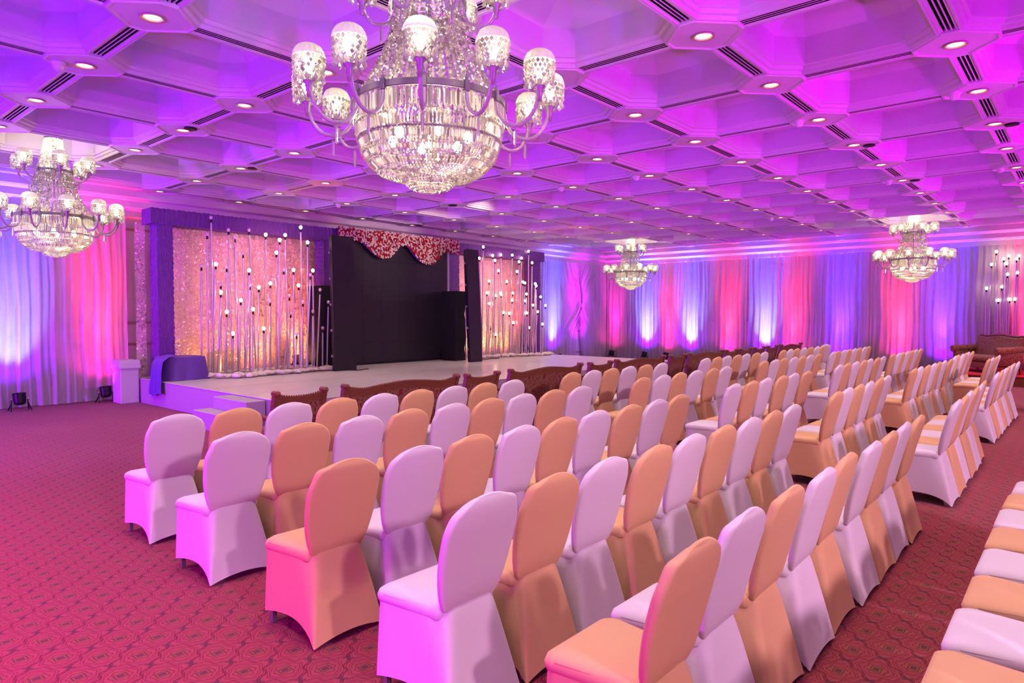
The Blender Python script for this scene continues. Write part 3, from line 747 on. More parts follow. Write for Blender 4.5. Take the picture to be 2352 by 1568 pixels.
def skirt_mb(variant):
    """stretch cloth from the seat edge down to the four feet, hem arched between them"""
    def ring(v):                                                   # v = 0 at the seat, 1 at the hem
        pts = []
        xs_r, xs_f = .150 + .066 * v ** .8, .213 - .002 * v
        yr, yf = .108 - .106 * v ** .9, .500 - .004 * v
        r = .045 * (1 - v) ** .7 + .006
        def hem(s, arch, lo): return lo + arch * (1 - (2 * s - 1) ** 2)
        n = 10
        for k in range(n + 1):                                     # rear face, from -x to +x
            s = k / n; bow = .010 * sin(pi * s) * sin(pi * v)
            pts.append((-(xs_r - r) + 2 * (xs_r - r) * s, yr + bow, hem(s, .030, .012)))
        for k in (1, 2, 3): a = pi / 2 * k / 4; pts.append((xs_r - r + r * sin(a), yr + r - r * cos(a), .012))
        rf = .055 * (1 - v) + .006; ye = yf - rf
        def side(s):
            inn = .024 * sin(pi * s) * (.1 + .9 * v)
            return xs_r + (xs_f - xs_r) * s ** (.45 + .55 * v) - inn, yr + r + (ye - yr - r) * s, hem(s ** .75, .055, .012 + .055 * s)
        for k in range(n + 1): pts.append(side(k / n))             # +x side, rear to front
        for k in (1, 2, 3): a = pi / 2 * k / 4; pts.append((xs_f - rf + rf * cos(a), ye + rf * sin(a), .067))
        for k in range(n + 1):
            s = k / n; inn = .012 * sin(pi * s) * v
            pts.append(((xs_f - rf) * (1 - 2 * s), yf - inn, hem(s, .03, .067)))
        for k in (3, 2, 1): a = pi / 2 * k / 4; pts.append((-(xs_f - rf + rf * cos(a)), ye + rf * sin(a), .067))
        for k in range(n + 1):
            x, y, z = side(1 - k / n); pts.append((-x, y, z))
        for k in (3, 2, 1): a = pi / 2 * k / 4; pts.append((-(xs_r - r + r * sin(a)), yr + r - r * cos(a), .012))
        return [(x, y, .452 - (.452 - zh) * v) for x, y, zh in pts]
    rings = [ring(v) for v in (0, .06, .15, .3, .5, .7, .85, .95, 1)]
    return MB().loft(rings)
leg_front = MB().box(-.013, .013, -.013, .013, .004, .44).mesh('leg', 'leg_metal')
leg_rear = MB().loft([[(-.012, -.012, .004), (.012, -.012, .004), (.012, .012, .004), (-.012, .012, .004)], [(-.012, .030, .15), (.012, .030, .15), (.012, .054, .15), (-.012, .054, .15)]], True, True).mesh('leg', 'leg_metal')
def smooth_mesh(mb, name, m_, ang=45):
    me = mb.mesh(name, m_, True)
    try: me.set_sharp_from_angle(angle=radians(ang))
    except Exception: pass
    return me
CH = {}
for colr, m_ in (('white', 'white_spandex'), ('gold', 'gold_spandex')):
    se, sk = smooth_mesh(seat_mb(), 'seat', m_, 60), smooth_mesh(skirt_mb(1), 'skirt', m_, 38)
    for vv in (0, 1): CH[colr, vv] = (smooth_mesh(back_mesh(vv), 'backrest', m_, 60), se, sk)
rc_ = random.Random(5)
def chair(x, y, colr, label, group, rz=0.):
    t = empty('banquet_chair', (x, y, 0), rz + rc_.uniform(-.012, .012)); tag(t, label, 'chair', group)
    ba, se, sk = CH[colr, rc_.randint(0, 1)]
    inst('backrest', ba, t); inst('seat', se, t); inst('skirt', sk, t)
    for sx in (-1, 1):
        inst('leg', leg_front, t, (sx * .180, .455, 0)); inst('leg', leg_rear, t, (sx * .176, .050, 0))
    return t
BLK = ['first', 'second', 'third', 'fourth']
ROWN = {0: 'rearmost row', 1: 'fifth row from stage', 2: 'fourth row from stage', 3: 'third row from stage', 4: 'second row from stage', 5: 'front row by settees'}
def row(blk, rw, x0, dx, n, y0, y1, first, skip=()):
    for k in range(n):
        if k in skip: continue
        colr = ('white', 'gold')[(k + (first == 'g')) % 2]
        lab = '%s stretch-covered chair, %s from the open-carpet end in %s, %s block' % (colr, nth(k + 1), ROWN[rw], BLK[blk - 1])
        chair(x0 + dx * k, y0 + (y1 - y0) * k / max(1, n - 1) + rc_.uniform(-.012, .012), colr, lab, 'covered chairs, %s of the %s block' % (ROWN[rw], BLK[blk - 1]))
# first block, beside the open carpet
row(1, 0, 2.185, .470, 9, -.115, -.115, 'w')
row(1, 1, 2.065, .466, 9, .965, .945, 'g'); row(1, 2, 2.035, .467, 9, 1.875, 1.845, 'w'); row(1, 3, 2.045, .467, 9, 2.86, 2.88, 'g')
row(1, 4, 2.07, .463, 9, 4.05, 4.00, 'w'); row(1, 5, 2.125, .460, 9, 5.11, 4.96, 'w')
row(2, 1, 7.10, .456, 6, .86, .885, 'w'); row(2, 2, 7.06, .457, 6, 1.85, 1.875, 'g'); row(2, 3, 7.10, .456, 6, 2.90, 2.84, 'w')
row(2, 4, 7.08, .470, 6, 4.02, 3.98, 'g'); row(2, 5, 7.08, .468, 6, 5.05, 5.03, 'g')
row(3, 1, 10.93, .457, 7, .905, .87, 'w'); row(3, 2, 10.90, .460, 7, 1.86, 1.80, 'g'); row(3, 3, 10.95, .462, 7, 2.85, 2.84, 'w')
row(3, 4, 11.02, .453, 7, 4.01, 3.96, 'g'); row(3, 5, 11.0, .453, 7, 5.02, 5.0, 'w')
row(4, 1, 14.25, .465, 4, 1.30, 1.28, 'g'); row(4, 2, 14.79, .450, 6, 1.88, 1.86, 'w'); row(4, 3, 14.68, .468, 7, 2.86, 2.88, 'g')
row(4, 4, 14.75, .459, 8, 3.98, 4.03, 'w'); row(4, 5, 14.75, .448, 7, 4.98, 4.94, 'g')
chair(18.42, 5.15, 'white', 'white stretch-covered chair standing apart at the sofa end of the front row', 'covered chairs, front row by settees of the fourth block', -.35)

# ------------------------------------------------------------------ crystal chandeliers (local z = 0 at the main ring)
def chandelier_proto():
    t = empty('crystal_chandelier')
    rnd = random.Random(2)
    ZR, ZU, ZC = 0., .66, 1.13; RR, RU, RC = .495, .225, .105
    MB().tube([(0, 0, -.50), (0, 0, 1.594)], .012, 8).lathe([(.012, 1.49), (.07, 1.52), (.09, 1.592), (.03, 1.594)], 14).obj('stem', 'ring_steel', t, True, angle=40)
    for nm, r, z, h in (('main_ring', RR, ZR, .022), ('upper_ring', RU, ZU, .016), ('crown_ring', RC, ZC, .012)):
        MB().loft([[(q * cos(2 * pi * i / 60), q * sin(2 * pi * i / 60), zz) for i in range(60)] for q, zz in ((r, z - h), (r + .006, z - h * .8), (r + .006, z + h * .8), (r, z + h), (r - .008, z + h), (r - .008, z - h), (r, z - h))]).obj(nm, 'ring_steel', t, True, angle=40)
    for nm, rr2 in (('bowl_hoop', (.455, -.245)), ('bottom_hoop', (.165, -.475))):
        r, z = rr2
        MB().lathe([(r, z - .008), (r + .006, z), (r, z + .008), (r - .006, z), (r, z - .008)], 48).obj(nm, 'cup_steel', t, True)
    def strands(name, n, r0, z0, r1, z1, sag, nb, long_every, off=0.):
        mb = MB()
        for k in range(n):
            a = 2 * pi * (k + off) / n; pts = []
            for q in range(nb + 1):
                f = q / nb; e = f + sag * f * (f - 1)          # hangs in, then flares
                pts.append((r0 + (r1 - r0) * e, z0 + (z1 - z0) * f))
            for q in range(nb):
                (ra, za), (rb, zb2) = pts[q], pts[q + 1]; rm, zm = (ra + rb) / 2, (za + zb2) / 2
                L = math.hypot(rb - ra, zb2 - za); ax = (cos(a) * (ra - rb), sin(a) * (ra - rb), za - zb2)
                if q % long_every: mb.bipyr((rm * cos(a), rm * sin(a), zm), L * .46, L * 1.0, 4, .5, rnd.uniform(0, 1.5), ax)
                else: mb.prism((rm * cos(a), rm * sin(a), zm), L * .30, L * 1.05, 4, rnd.uniform(0, 1.5), ax)
        o = mb.obj(name, 'crystal', t); o['kind'] = 'stuff'
    strands('crown_strands', 34, RC, ZC, RU - .02, ZU + .02, .35, 18, 3)
    strands('skirt_strands', 50, RU, ZU - .02, RR - .02, ZR + .02, .75, 24, 4)
    strands('inner_strands', 26, RU - .07, ZU - .02, RR - .16, ZR + .0, .6, 20, 4, .5)
    mb = MB()                                                      # fringes of long prisms
    for r, z, n, L in ((RR + .004, ZR - .085, 112, .115), (RR - .03, ZR - .075, 96, .10), (RU + .004, ZU - .05, 58, .075)):
        for k in range(n):
            a = 2 * pi * k / n; mb.prism((r * cos(a), r * sin(a), z + rnd.uniform(-.004, .004)), .0075, L, 4, a)
    o = mb.obj('fringe_prisms', 'crystal', t); o['kind'] = 'stuff'
    mb = MB()                                                      # the bowl: rows of drops and prisms
    prof2 = [(.485, -.15), (.475, -.235), (.462, -.27), (.440, -.34), (.415, -.375), (.375, -.425), (.31, -.462), (.24, -.482), (.165, -.490)]
    def at(f):
        f *= len(prof2) - 1; k = min(int(f), len(prof2) - 2); g = f - k; (a, c), (d, e) = prof2[k], prof2[k + 1]; return a + (d - a) * g, c + (e - c) * g
    f = 0.
    q = 0
    while f < 1:
        long = q % 3 == 1 and f < .62
        df = .105 if long else .036
        (ra, za), (rb, zb2) = at(f), at(min(1, f + df)); rm, zm = (ra + rb) / 2, (za + zb2) / 2; L = math.hypot(rb - ra, zb2 - za)
        n = int(2 * pi * rm / (.023 if long else .021))
        for k in range(n):
            a = 2 * pi * (k + .5 * (q % 2)) / n; ax = (cos(a) * (ra - rb), sin(a) * (ra - rb), za - zb2)
            if long: mb.prism((rm * cos(a), rm * sin(a), zm), .0078, L * 1.02, 4, a, ax)
            else: mb.bipyr((rm * cos(a), rm * sin(a), zm), .0098, max(L, .018), 4, .5, a + .4, ax)
        f += df; q += 1
    for r, z in ((.16, -.50), (.155, -.517), (.14, -.532), (.115, -.545), (.085, -.555), (.05, -.563), (.015, -.57)):
        n = max(3, int(2 * pi * r / .02))
        for k in range(n): a = 2 * pi * k / n; mb.bipyr((r * cos(a), r * sin(a), z), .0095, .024, 4, .5, a)
    for k in range(110):
        a = 2 * pi * k / 110; mb.bipyr((.487 * cos(a), .487 * sin(a), -.142), .010, .03, 4, .5, a)
    o = mb.obj('bowl_crystals', 'crystal', t); o['kind'] = 'stuff'
    mb = MB()                                                      # lamps inside the bowl
    for k in range(6):
        a = 2 * pi * k / 6; mb.sphere((.26 * cos(a), .26 * sin(a), -.22), .030, 10, 7, 1.3)
    mb.obj('inner_lamps', 'candle_glow', t, True)
    # arms with shaded lamps
    capm = MB(); rings = []
    for z, r in ((.0, .094), (.006, .097), (.016, .092), (.034, .086), (.054, .074), (.068, .054), (.076, .028), (.078, .002)):
        rings.append([(r * (1 + .035 * cos(18 * a) * min(1, r * 12)) * cos(a), r * (1 + .035 * cos(18 * a) * min(1, r * 12)) * sin(a), z) for a in [2 * pi * i / 72 for i in range(72)]])
    capm.loft(rings)
    cap_me = capm.mesh('lamp_shade', 'shade_glass', True)
    dm = MB()
    for row_, (r, z, n, s) in enumerate(((.090, -.016, 20, .013), (.088, -.042, 20, .013), (.087, -.070, 20, .013), (.086, -.098, 18, .014))):
        for k in range(n):
            a = 2 * pi * (k + .5 * (row_ % 2)) / n; dm.bipyr((r * cos(a), r * sin(a), z), s, .034, 6, .45, a)
    for k in range(11):
        a = 2 * pi * k / 11; dm.bipyr((.084 * cos(a), .084 * sin(a), -.142), .016, .052, 6, .68, a)
    for k in range(6):
        a = 2 * pi * k / 6; dm.bipyr((.040 * cos(a), .040 * sin(a), -.135), .015, .05, 6, .68, a)
    drop_me = dm.mesh('crystal_drops', 'crystal')
    bulb_me = MB().lathe([(.012, -.10), (.016, -.085), (.031, -.055), (.033, -.035), (.024, -.008), (.010, .01), (.001, .016)], 12).mesh('bulb', 'candle_glow', True)
    cup_me = MB().lathe([(.013, -.235), (.016, -.205), (.020, -.198), (.020, -.165), (.034, -.150), (.036, -.142), (.014, -.138), (.013, -.10)], 14, cap0=True).mesh('candle_cup', 'cup_steel', True)
    pend_me = MB().prism((0, 0, -.05), .0095, .11, 6).bipyr((0, 0, .012), .008, .02, 6).mesh('pendant', 'crystal')
    def arm(a, R0, z0, R1, sc3, zl):
        ca, sa = cos(a), sin(a)
        P = [(R0 + .0, z0 - .02), (R0 + .012, z0 - .10 * sc3), (R0 + .06 * sc3, z0 - .175 * sc3), (R0 + .14 * sc3, z0 - .205 * sc3), (R1 - .09 * sc3, z0 - .185 * sc3), (R1 - .03 * sc3, z0 - .115 * sc3), (R1, z0 - .02), (R1, zl - .235)]
        pts = []                                                   # smooth it
        V = [Vector((r, 0, z)) for r, z in P]
        for k in range(len(V) - 1):
            p0, p1, p2, p3 = V[max(k - 1, 0)], V[k], V[k + 1], V[min(k + 2, len(V) - 1)]
            for q in range(5):
                u = q / 5; pts.append(.5 * ((2 * p1) + (-p0 + p2) * u + (2 * p0 - 5 * p1 + 4 * p2 - p3) * u * u + (-p0 + 3 * p1 - 3 * p2 + p3) * u ** 3))
        pts.append(V[-1])
        rad = [.0125 * (1 + .10 * sin(k * 2.2)) for k in range(len(pts))]
        ao = MB().tube(pts, rad, 8).obj('arm', 'shade_glass', t, True); ao.rotation_euler = (0, 0, a)
        lm = (R1, 0, zl)
        inst('lamp_shade', cap_me, ao, lm); inst('crystal_drops', drop_me, ao, lm); inst('bulb', bulb_me, ao, lm); inst('candle_cup', cup_me, ao, lm)
        inst('pendant', pend_me, ao, (R0 + .14 * sc3, 0, z0 - .232 * sc3))
        MB().box(R0 - .012, R0 + .020, -.016, .016, z0 - .04, z0 + .03, .004).lathe([(.010, .03), (.012, .045), (.004, .05), (.001, .085)], 8, (R0 + .004, 0, z0)).obj('bracket', 'ring_steel', ao)
    for k in range(12): arm(radians(30 * k + 44), RR, ZR, .80, 1.0, .155)
    for k in range(6): arm(radians(60 * k + 14), RU, ZU, .44, .66, ZU + .16)
    return t
CHAND = [(-2.5, 1.5, 'large crystal chandelier hanging close above the first block of chairs'), (-2.5, 6.5, 'crystal chandelier hanging before the blue-lit drape beyond the stage end'),
         (7.5, 6.5, 'crystal chandelier hanging near the room corner past the stage'), (7.5, 1.5, 'crystal chandelier hanging before the back wall near the maroon sofa')]
proto = chandelier_proto()
for k, (i, j, lab) in enumerate(CHAND):
    t = proto if k == 0 else copy_tree(proto)
    t.location = (nx(i), ny(j), 3.06); t.rotation_euler = (0, 0, radians((0, 11, 7, 19)[k])); tag(t, lab, 'chandelier', 'crystal chandeliers')
    point('chandelier_light', (nx(i), ny(j), 4.08), (1, .84, .56), 42, .14)
    point('chandelier_light', (nx(i), ny(j), 2.88), (1, .84, .52), 42, .14)

# ------------------------------------------------------------------ carved settees and armchairs in front of the stage (seen from behind)
def carved_seat(x0, x1, y, kind, label, rz=0.):
    wd = x1 - x0; t = empty('carved_' + kind, ((x0 + x1) / 2, y, 0), rz); tag(t, label, kind, 'carved wooden seats in front of the stage')
    hw = wd / 2; n = 28 if kind == 'settee' else 16
    def top(u):                                                    # u from -1 to 1
        if kind == 'settee': return .845 + .035 * math.exp(-(u / .42) ** 2) + .045 * abs(u) ** 7 - .014 * math.exp(-((abs(u) - .68) / .16) ** 2)
        return .825 + .055 * abs(u) ** 2.6
    us = [-1 + 2 * i / n for i in range(n + 1)]
    lean = lambda z: -.10 * (z - .42) / .45
    def slab(zt_, zb_, y0, y1, inset=.0):
        R = []
        for u in us:
            x = u * (hw - inset); a, c = zt_(u), zb_(u); R.append([(x, y0 + lean(c) + .10, c), (x, y1 + lean(c) + .10, c), (x, y1 + lean(a) + .10, a), (x, y0 + lean(a) + .10, a)])
        return MB().loft(R, True, True)
    slab(top, lambda u: top(u) - .085, 0, .045).obj('top_rail', 'carved_wood', t)
    slab(lambda u: top(u) - .08, lambda u: .30, .006, .045, .045).obj('back_panel', 'brocade', t)
    mb = MB()
    for i in range(int(wd / .028)):
        u = -1 + 2 * (i + .5) / int(wd / .028); z = top(u); mb.ico((u * hw, .02 + lean(z) + .10, z + .004), .011)
    o = mb.obj('beading', 'carved_wood', t); o['kind'] = 'stuff'
    for s in (-1, 1):
        MB().loft([[(s * (hw - .026) - .024, lean(z) + .09, z), (s * (hw - .026) + .024, lean(z) + .09, z), (s * (hw - .026) + .024, lean(z) + .15, z), (s * (hw - .026) - .024, lean(z) + .15, z)] for z in (.26, .6, top(1) - .01)], True, True).obj('back_post', 'carved_wood', t)
        z = top(1) - .01; yc = .12 + lean(z)
        xs2 = s * (hw - .03)
        MB().tube([(xs2, yc - .055, z), (xs2, yc - .045, z), (xs2, yc + .045, z), (xs2, yc + .055, z)], [.018, .030, .030, .018], 14).tube([(xs2, yc - .068, z), (xs2, yc - .053, z)], [.010, .016], 10).obj('scroll', 'carved_wood', t, True, angle=40)
        MB().tube([(s * (hw - .03), .14, .60), (s * (hw - .03), .34, .605), (s * (hw - .03), .55, .60), (s * (hw - .03), .60, .57), (s * (hw - .03), .61, .53)], [.022, .028, .028, .034, .02], 10).obj('arm', 'carved_wood', t, True)
        MB().tube([(s * (hw - .03), .56, .60), (s * (hw - .035), .55, .5), (s * (hw - .04), .56, .40)], [.022, .018, .026], 8).obj('arm_support', 'carved_wood', t, True)
        MB().tube([(s * (hw - .02), .10, .34), (s * (hw - .02), .07, .18), (s * (hw - .02), .03, .004)], [.030, .024, .020], 8).obj('leg', 'carved_wood', t, True)
        MB().tube([(s * (hw - .03), .58, .34), (s * (hw - .02), .61, .24), (s * (hw - .04), .57, .10), (s * (hw - .03), .60, .004)], [.036, .034, .018, .026], 10).obj('leg', 'carved_wood', t, True)
    MB().box(-hw + .02, hw - .02, .12, .63, .31, .38, .008).obj('seat_frame', 'carved_wood', t)
    MB().box(-hw + .04, hw - .04, .15, .62, .382, .46, .03).obj('seat', 'brocade', t, True, angle=50)
    return t
SEATS = [(3.52, 4.14, 'armchair'), (4.35, 6.13, 'settee'), (6.27, 6.92, 'armchair'), (7.15, 8.92, 'settee'), (9.15, 9.83, 'armchair'), (9.97, 11.71, 'settee'), (11.95, 12.61, 'armchair'), (12.78, 14.44, 'settee'),
         (14.60, 15.28, 'armchair'), (15.42, 16.08, 'armchair'), (16.28, 17.00, 'armchair'), (17.20, 17.90, 'armchair'), (18.14, 19.80, 'settee')]
cnt = {'armchair': 0, 'settee': 0}
for x0, x1, kd in SEATS:
    cnt[kd] += 1
    carved_seat(x0, x1, 6.2, kd, 'carved wooden %s with maroon brocade back, %s one from the stage steps, facing stage' % (kd, nth(cnt[kd])))

# maroon sofa on a red carpeted platform
pl = empty('sofa_platform', (20.6, 2.2, 0)); tag(pl, 'low platform with bright red carpet under the maroon sofa', 'platform')
MB().box(-.9, 1.54, -3.0, 1.0, 0, .22).obj('platform_body', 'plinth_wood', pl)
MB().box(-.92, 1.555, -3.02, 1.02, .221, .25, .006).obj('platform_carpet', 'red_carpet', pl)
def sofa():
    t = empty('maroon_sofa', (20.8, 1.95, .25), .70); tag(t, 'maroon leaf-patterned sofa with rolled arms on the red platform', 'sofa')
    hw = .80                                                       # local: sits facing +y, back at y = -.35
    us = [-1 + 2 * i / 24 for i in range(25)]
    top = lambda u: .90 + .05 * math.exp(-(u / .5) ** 2) + .03 * math.exp(-((abs(u) - .92) / .1) ** 2)
    MB().loft([[(u * (hw - .06), -.30, .30), (u * (hw - .06), -.16, .32), (u * (hw - .03), -.26, top(u) - .05), (u * (hw - .03), -.33, top(u) - .02), (u * (hw - .03), -.40, top(u) - .05)] for u in us], True, True).obj('back', 'brocade', t, True, angle=50)
    MB().tube([(u * (hw - .03), -.33, top(u)) for u in us], .024, 8).obj('top_rail', 'carved_wood', t, True)
    MB().box(-hw + .1, hw - .1, -.22, .36, .26, .43, .05).obj('seat', 'brocade', t, True, angle=50)
    MB().box(-hw + .03, hw - .03, -.30, .36, .12, .26, .012).obj('seat_frame', 'carved_wood', t)
    for s in (-1, 1):
        MB().tube([(s * (hw - .02), -.30, .60), (s * (hw + .0), .0, .57), (s * (hw + .02), .30, .56), (s * (hw + .02), .38, .55)], [.09, .095, .10, .085], 14).obj('arm', 'brocade', t, True, angle=50)
        MB().box(s * hw - .07, s * hw + .07, -.28, .34, .20, .56, .03).obj('arm_panel', 'brocade', t, True, angle=50)
        for y in (-.28, .30): MB().tube([(s * (hw - .06), y, .14), (s * (hw - .05), y + .02, .07), (s * (hw - .05), y + .02, .003)], [.035, .022, .026], 8).obj('leg', 'carved_wood', t, True)
sofa()
# table in black cloth at the aisle end
t = empty('covered_stand', (14.9, .42, 0)); tag(t, 'tall stand hidden under black and dark red cloth by the aisle', 'stand')
rings = []
for k in range(11):
    z = .98 * (1 - k / 10) + .004; f = .62 + .38 * (k / 10) ** .7
    rings.append([(.42 * f * math.copysign(abs(cos(a)) ** .6, cos(a)) * (1 + .07 * k / 10 * sin(9 * a)), .36 * f * math.copysign(abs(sin(a)) ** .6, sin(a)) * (1 + .07 * k / 10 * sin(9 * a)), z) for a in [2 * pi * i / 56 for i in range(56)]])
MB().loft(rings, True, True).obj('cloth', 'black_cloth', t, True, angle=50)
MB().box(-.2, .2, -.2, .2, .985, 1.0, .004).obj('top_board', 'black_metal', t)

# ------------------------------------------------------------------ pole lamps
POLES_A = [(6.172,13.682,6.202,2.658,0),(6.045,13.105,6.061,3.240,0),(6.146,13.086,6.134,3.564,0),(6.085,13.061,6.203,2.659,1),(6.382,13.304,6.416,2.283,0),(6.165,12.973,6.254,2.102,1),(6.388,13.057,6.420,2.616,0),(6.587,13.228,6.551,3.376,0),(6.289,12.929,6.344,1.720,1),(6.592,12.978,6.562,3.210,0),(6.595,13.220,6.610,1.281,1),(6.570,12.905,6.625,1.957,1),(6.933,13.357,6.921,2.940,0),(7.085,13.191,6.970,3.410,0),(6.563,12.629,6.662,2.545,1),(6.828,12.964,6.847,2.268,0),(6.650,12.534,6.686,1.776,1),(6.856,12.689,6.895,2.216,1),(6.895,12.550,6.914,1.394,1),(7.217,13.047,7.259,3.331,1),(7.341,13.069,7.362,2.326,1),(7.046,12.578,7.075,1.944,0),(7.463,13.042,7.491,2.977,1),(7.273,12.627,7.331,3.199,1),(7.335,12.763,7.498,2.603,0),(7.725,13.026,7.692,3.360,1),(7.416,12.674,7.569,2.062,0),(7.543,12.691,7.601,1.702,0),(7.809,12.935,7.824,2.624,1),(7.596,12.529,7.636,1.263,0),(7.843,12.735,7.819,2.290,1),(8.047,12.952,8.019,3.549,1),(7.677,12.440,7.739,1.935,0),(8.007,12.719,8.034,3.213,1),(7.846,12.518,7.969,2.510,0),(8.314,12.947,8.305,2.636,1),(8.049,12.618,8.085,1.741,0),(8.202,12.672,8.300,2.208,0),(8.393,12.746,8.409,1.377,0),(8.569,12.844,8.621,1.947,0)]
POLES_B = [(13.866,13.079,13.735,3.265,1),(13.798,13.039,13.853,3.588,1),(14.635,13.404,14.647,3.417,1),(14.093,12.843,14.131,3.218,1),(14.951,13.253,14.839,3.446,1),(14.560,13.091,14.554,2.961,1),(15.010,13.058,15.128,3.447,1),(15.722,13.278,15.818,3.414,1),(14.981,12.755,15.085,3.232,1),(15.088,12.845,15.100,2.950,1),(16.217,13.324,16.217,3.652,1),(15.836,12.913,15.889,3.259,1),(14.502,13.438,14.530,2.664,1),(14.771,13.076,14.907,2.657,1),(15.228,12.728,15.231,2.643,1),(15.160,12.700,15.293,2.618,1),(15.784,12.749,15.839,2.616,1),(15.761,12.644,15.756,2.546,1),(14.390,13.392,14.392,2.319,1),(14.818,13.274,14.854,2.324,1),(14.545,13.118,14.704,2.270,1),(14.399,13.232,14.588,2.238,1),(15.209,13.117,15.226,2.328,1),(15.009,12.973,15.035,2.108,1),(15.352,12.699,15.363,2.292,1),(15.275,12.686,15.282,2.093,1),(15.904,12.589,15.900,2.218,1),(14.274,13.346,14.432,2.003,1),(15.592,12.634,15.590,1.962,1),(16.528,12.885,16.522,1.967,1),(14.965,13.271,14.975,1.745,1),(14.914,12.988,14.917,1.718,1),(16.626,13.304,16.656,1.777,1),(15.306,12.636,15.306,1.730,1),(14.867,12.815,14.906,1.448,1),(16.146,13.255,16.172,1.276,1),(16.167,12.747,16.198,1.392,1),(14.786,13.413,14.791,1.093,1),(14.484,13.428,14.591,1.315,0)]
POLES_C = [(1.950,3.391),(1.680,3.267),(1.785,3.194),(1.464,3.255),(1.511,3.179),(1.720,3.064),(2.044,3.059),(1.691,2.779),(1.485,2.815),(2.140,2.423),(1.809,2.453),(1.874,2.097),(1.520,2.122),(1.629,2.118)]
bulb_on = MB().lathe([(.012, -.012), (.020, .0), (.032, .020), (.034, .036), (.026, .056), (.012, .066), (.001, .069)], 14).mesh('bulb', 'bulb_on', True)
bulb_off = MB().lathe([(.012, -.012), (.020, .0), (.032, .020), (.034, .036), (.026, .056), (.012, .066), (.001, .069)], 14).mesh('bulb', 'bulb_off', True)
sock = MB().lathe([(.014, -.075), (.019, -.07), (.020, -.03), (.016, -.02), (.015, -.006)], 12, cap0=True, cap1=True).mesh('socket', 'socket_black', True)
foot_m = MB().lathe([(.05, 0), (.05, .008), (.018, .014), (.016, .05)], 14, cap0=True).mesh('foot', 'pole_metal', True)
def pole(xb, yb, zb2, xt2, zt2, on, label, group, yt=None):
    yt = yb if yt is None else yt
    t = empty('pole_lamp', (xb, yb, zb2 + .001)); tag(t, label, 'pole lamp', group)
    d = Vector((xt2 - xb, yt - yb, zt2 - zb2 - .035)); u = d.normalized(); e = d - u * .07
    MB().tube([(0, 0, .004), e], .0165, 10).obj('pole', 'pole_metal', t, True, angle=40)
    inst('foot', foot_m, t)
    q = u.to_track_quat('Z', 'Y').to_euler()
    for nm, me in (('socket', sock), ('bulb', bulb_on if on else bulb_off)):
        o = inst(nm, me, t, d); o.rotation_euler = q
def hgt(z): return 'very short' if z < 1.5 else 'short' if z < 2.1 else 'medium' if z < 2.7 else 'tall' if z < 3.3 else 'very tall'
for nm, L, plc in (('pole lamps at the stepped end of the stage', POLES_A, 'stepped stage end'), ('pole lamps at the corner end of the stage', POLES_B, 'corner stage end')):
    L = sorted(L, key=lambda p: p[2])
    for k, (xb, yb, xt2, zt2, on) in enumerate(L):
        f = min(1, 13.24 / yb); xb, yb, xt2, zt2 = xb * f, yb * f, xt2 * f, EYE + (zt2 - EYE) * f
        pole(min(xb, 16.38), yb, ZS, xt2, zt2, on, '%s %s pole lamp, %s from the steps, %s' % (hgt(zt2), 'lit' if on else 'unlit', nth(k + 1), plc), nm)
for k, (yt, zt2) in enumerate(sorted(POLES_C, reverse=True)):
    pole(22.06, yt + .03 * sin(k * 2.3), .25, 22.03, zt2, 1, '%s pole lamp behind the maroon sofa, bulb lit, %s counting away from the stage' % (hgt(zt2), nth(k + 1)), 'pole lamps behind the maroon sofa', yt)

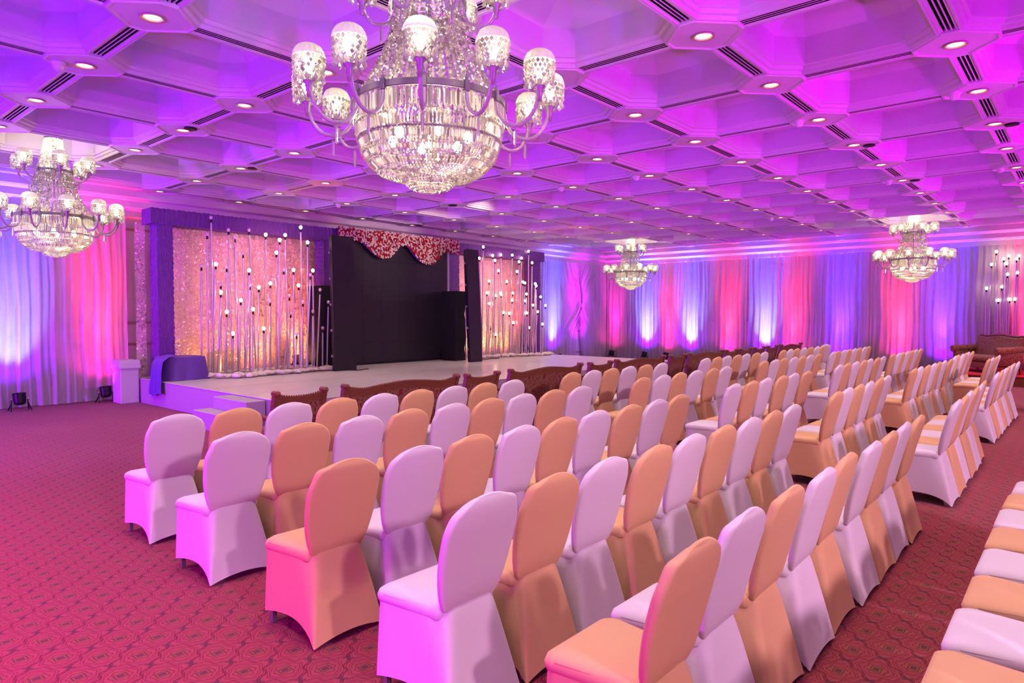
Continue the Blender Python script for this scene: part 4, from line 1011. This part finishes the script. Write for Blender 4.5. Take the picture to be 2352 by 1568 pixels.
# ------------------------------------------------------------------ LED par cans on the floor
def par_proto(lens):
    t = empty('par_can')
    b2 = MB().lathe([(.055, -.09), (.085, -.07), (.095, -.02), (.098, .09), (.104, .095), (.104, .11), (.092, .112), (.088, .09)], 20, cap0=True).obj('body', 'black_metal', t, True, (0, 0, .19), 40)
    l2 = MB().lathe([(.001, .094), (.05, .096), (.089, .090)], 16).obj('lens', lens, t, False, (0, 0, .19))
    for o in (b2, l2): o.rotation_euler = (radians(-14), 0, 0)
    for s in (-1, 1):
        MB().tube([(s * .115, 0, .20), (s * .118, .0, .13), (s * .15, .09, .008)], .010, 6).obj('yoke_leg', 'black_metal', t)
        MB().tube([(s * .118, .0, .14), (s * .15, -.10, .008)], .010, 6).obj('yoke_leg', 'black_metal', t)
        MB().lathe([(.016, -.012), (.018, 0), (.016, .012)], 10, cap0=True, cap1=True).obj('knob', 'grey_metal', t, False, (s * .122, 0, .20)).rotation_euler = (0, pi / 2, 0)
    return t
pp = {'b': par_proto('lens_blue'), 'r': par_proto('lens_red')}
used = set()
lbl = ['black light can shining blue up the drape near the open carpet', 'black light can shining red up the drape beside the stage end', 'black light can shining blue between stage post and gathered drape',
       'black light can in the room corner shining pink'] + ['black light can on the back wall carpet, %s from the room corner, shining %s' % (nth(k + 2), c) for k, c in enumerate(('ice blue', 'red', 'ice blue', 'orange red', 'ice blue', 'pink red', 'blue', 'red', 'blue'))]
for k, (x, y, c, p, wl) in enumerate(PARS[:13]):
    key = 'r' if c in (RED, PINK) else 'b'
    t = pp[key] if key not in used else copy_tree(pp[key]); used.add(key)
    t.location = (x, y, .0) if wl == 'L' else (x, y, 0); t.rotation_euler = (0, 0, 0 if wl == 'L' else -pi / 2)
    tag(t, lbl[k], 'stage light', 'light cans along the drapes')
for x, y, lab in ((8.18, 13.4, 'black light can glowing red behind the poles by the speaker tower'), (16.05, 13.3, 'black light can glowing red behind the poles at the corner stage end')):
    t = copy_tree(pp['r']); t.location = (x, y, ZS); tag(t, lab, 'stage light', 'red light cans on the stage')
    spot('stage_light', (x, y + .03, ZS + .35), (x + .1, 13.8, 1.6), (1, .03, .04), 120, 60, .8, .05)
# cables on the stage
for pts, lab in (([(8.66, 12.2), (8.75, 12.02), (8.9, 11.98), (9.0, 12.1), (9.12, 12.06)], 'black cable loops at the foot of the LED column, stepped end'), ([(12.95, 12.5), (13.2, 12.35), (13.5, 12.42), (13.8, 12.38)], 'black cable on the stage beside the tilted LED column')):
    o = MB().tube([(x, y, ZS + .012) for x, y in pts], .010, 6).obj('cable', 'socket_black', None, True); tag(o, lab, 'cable', 'loose cables on the stage')
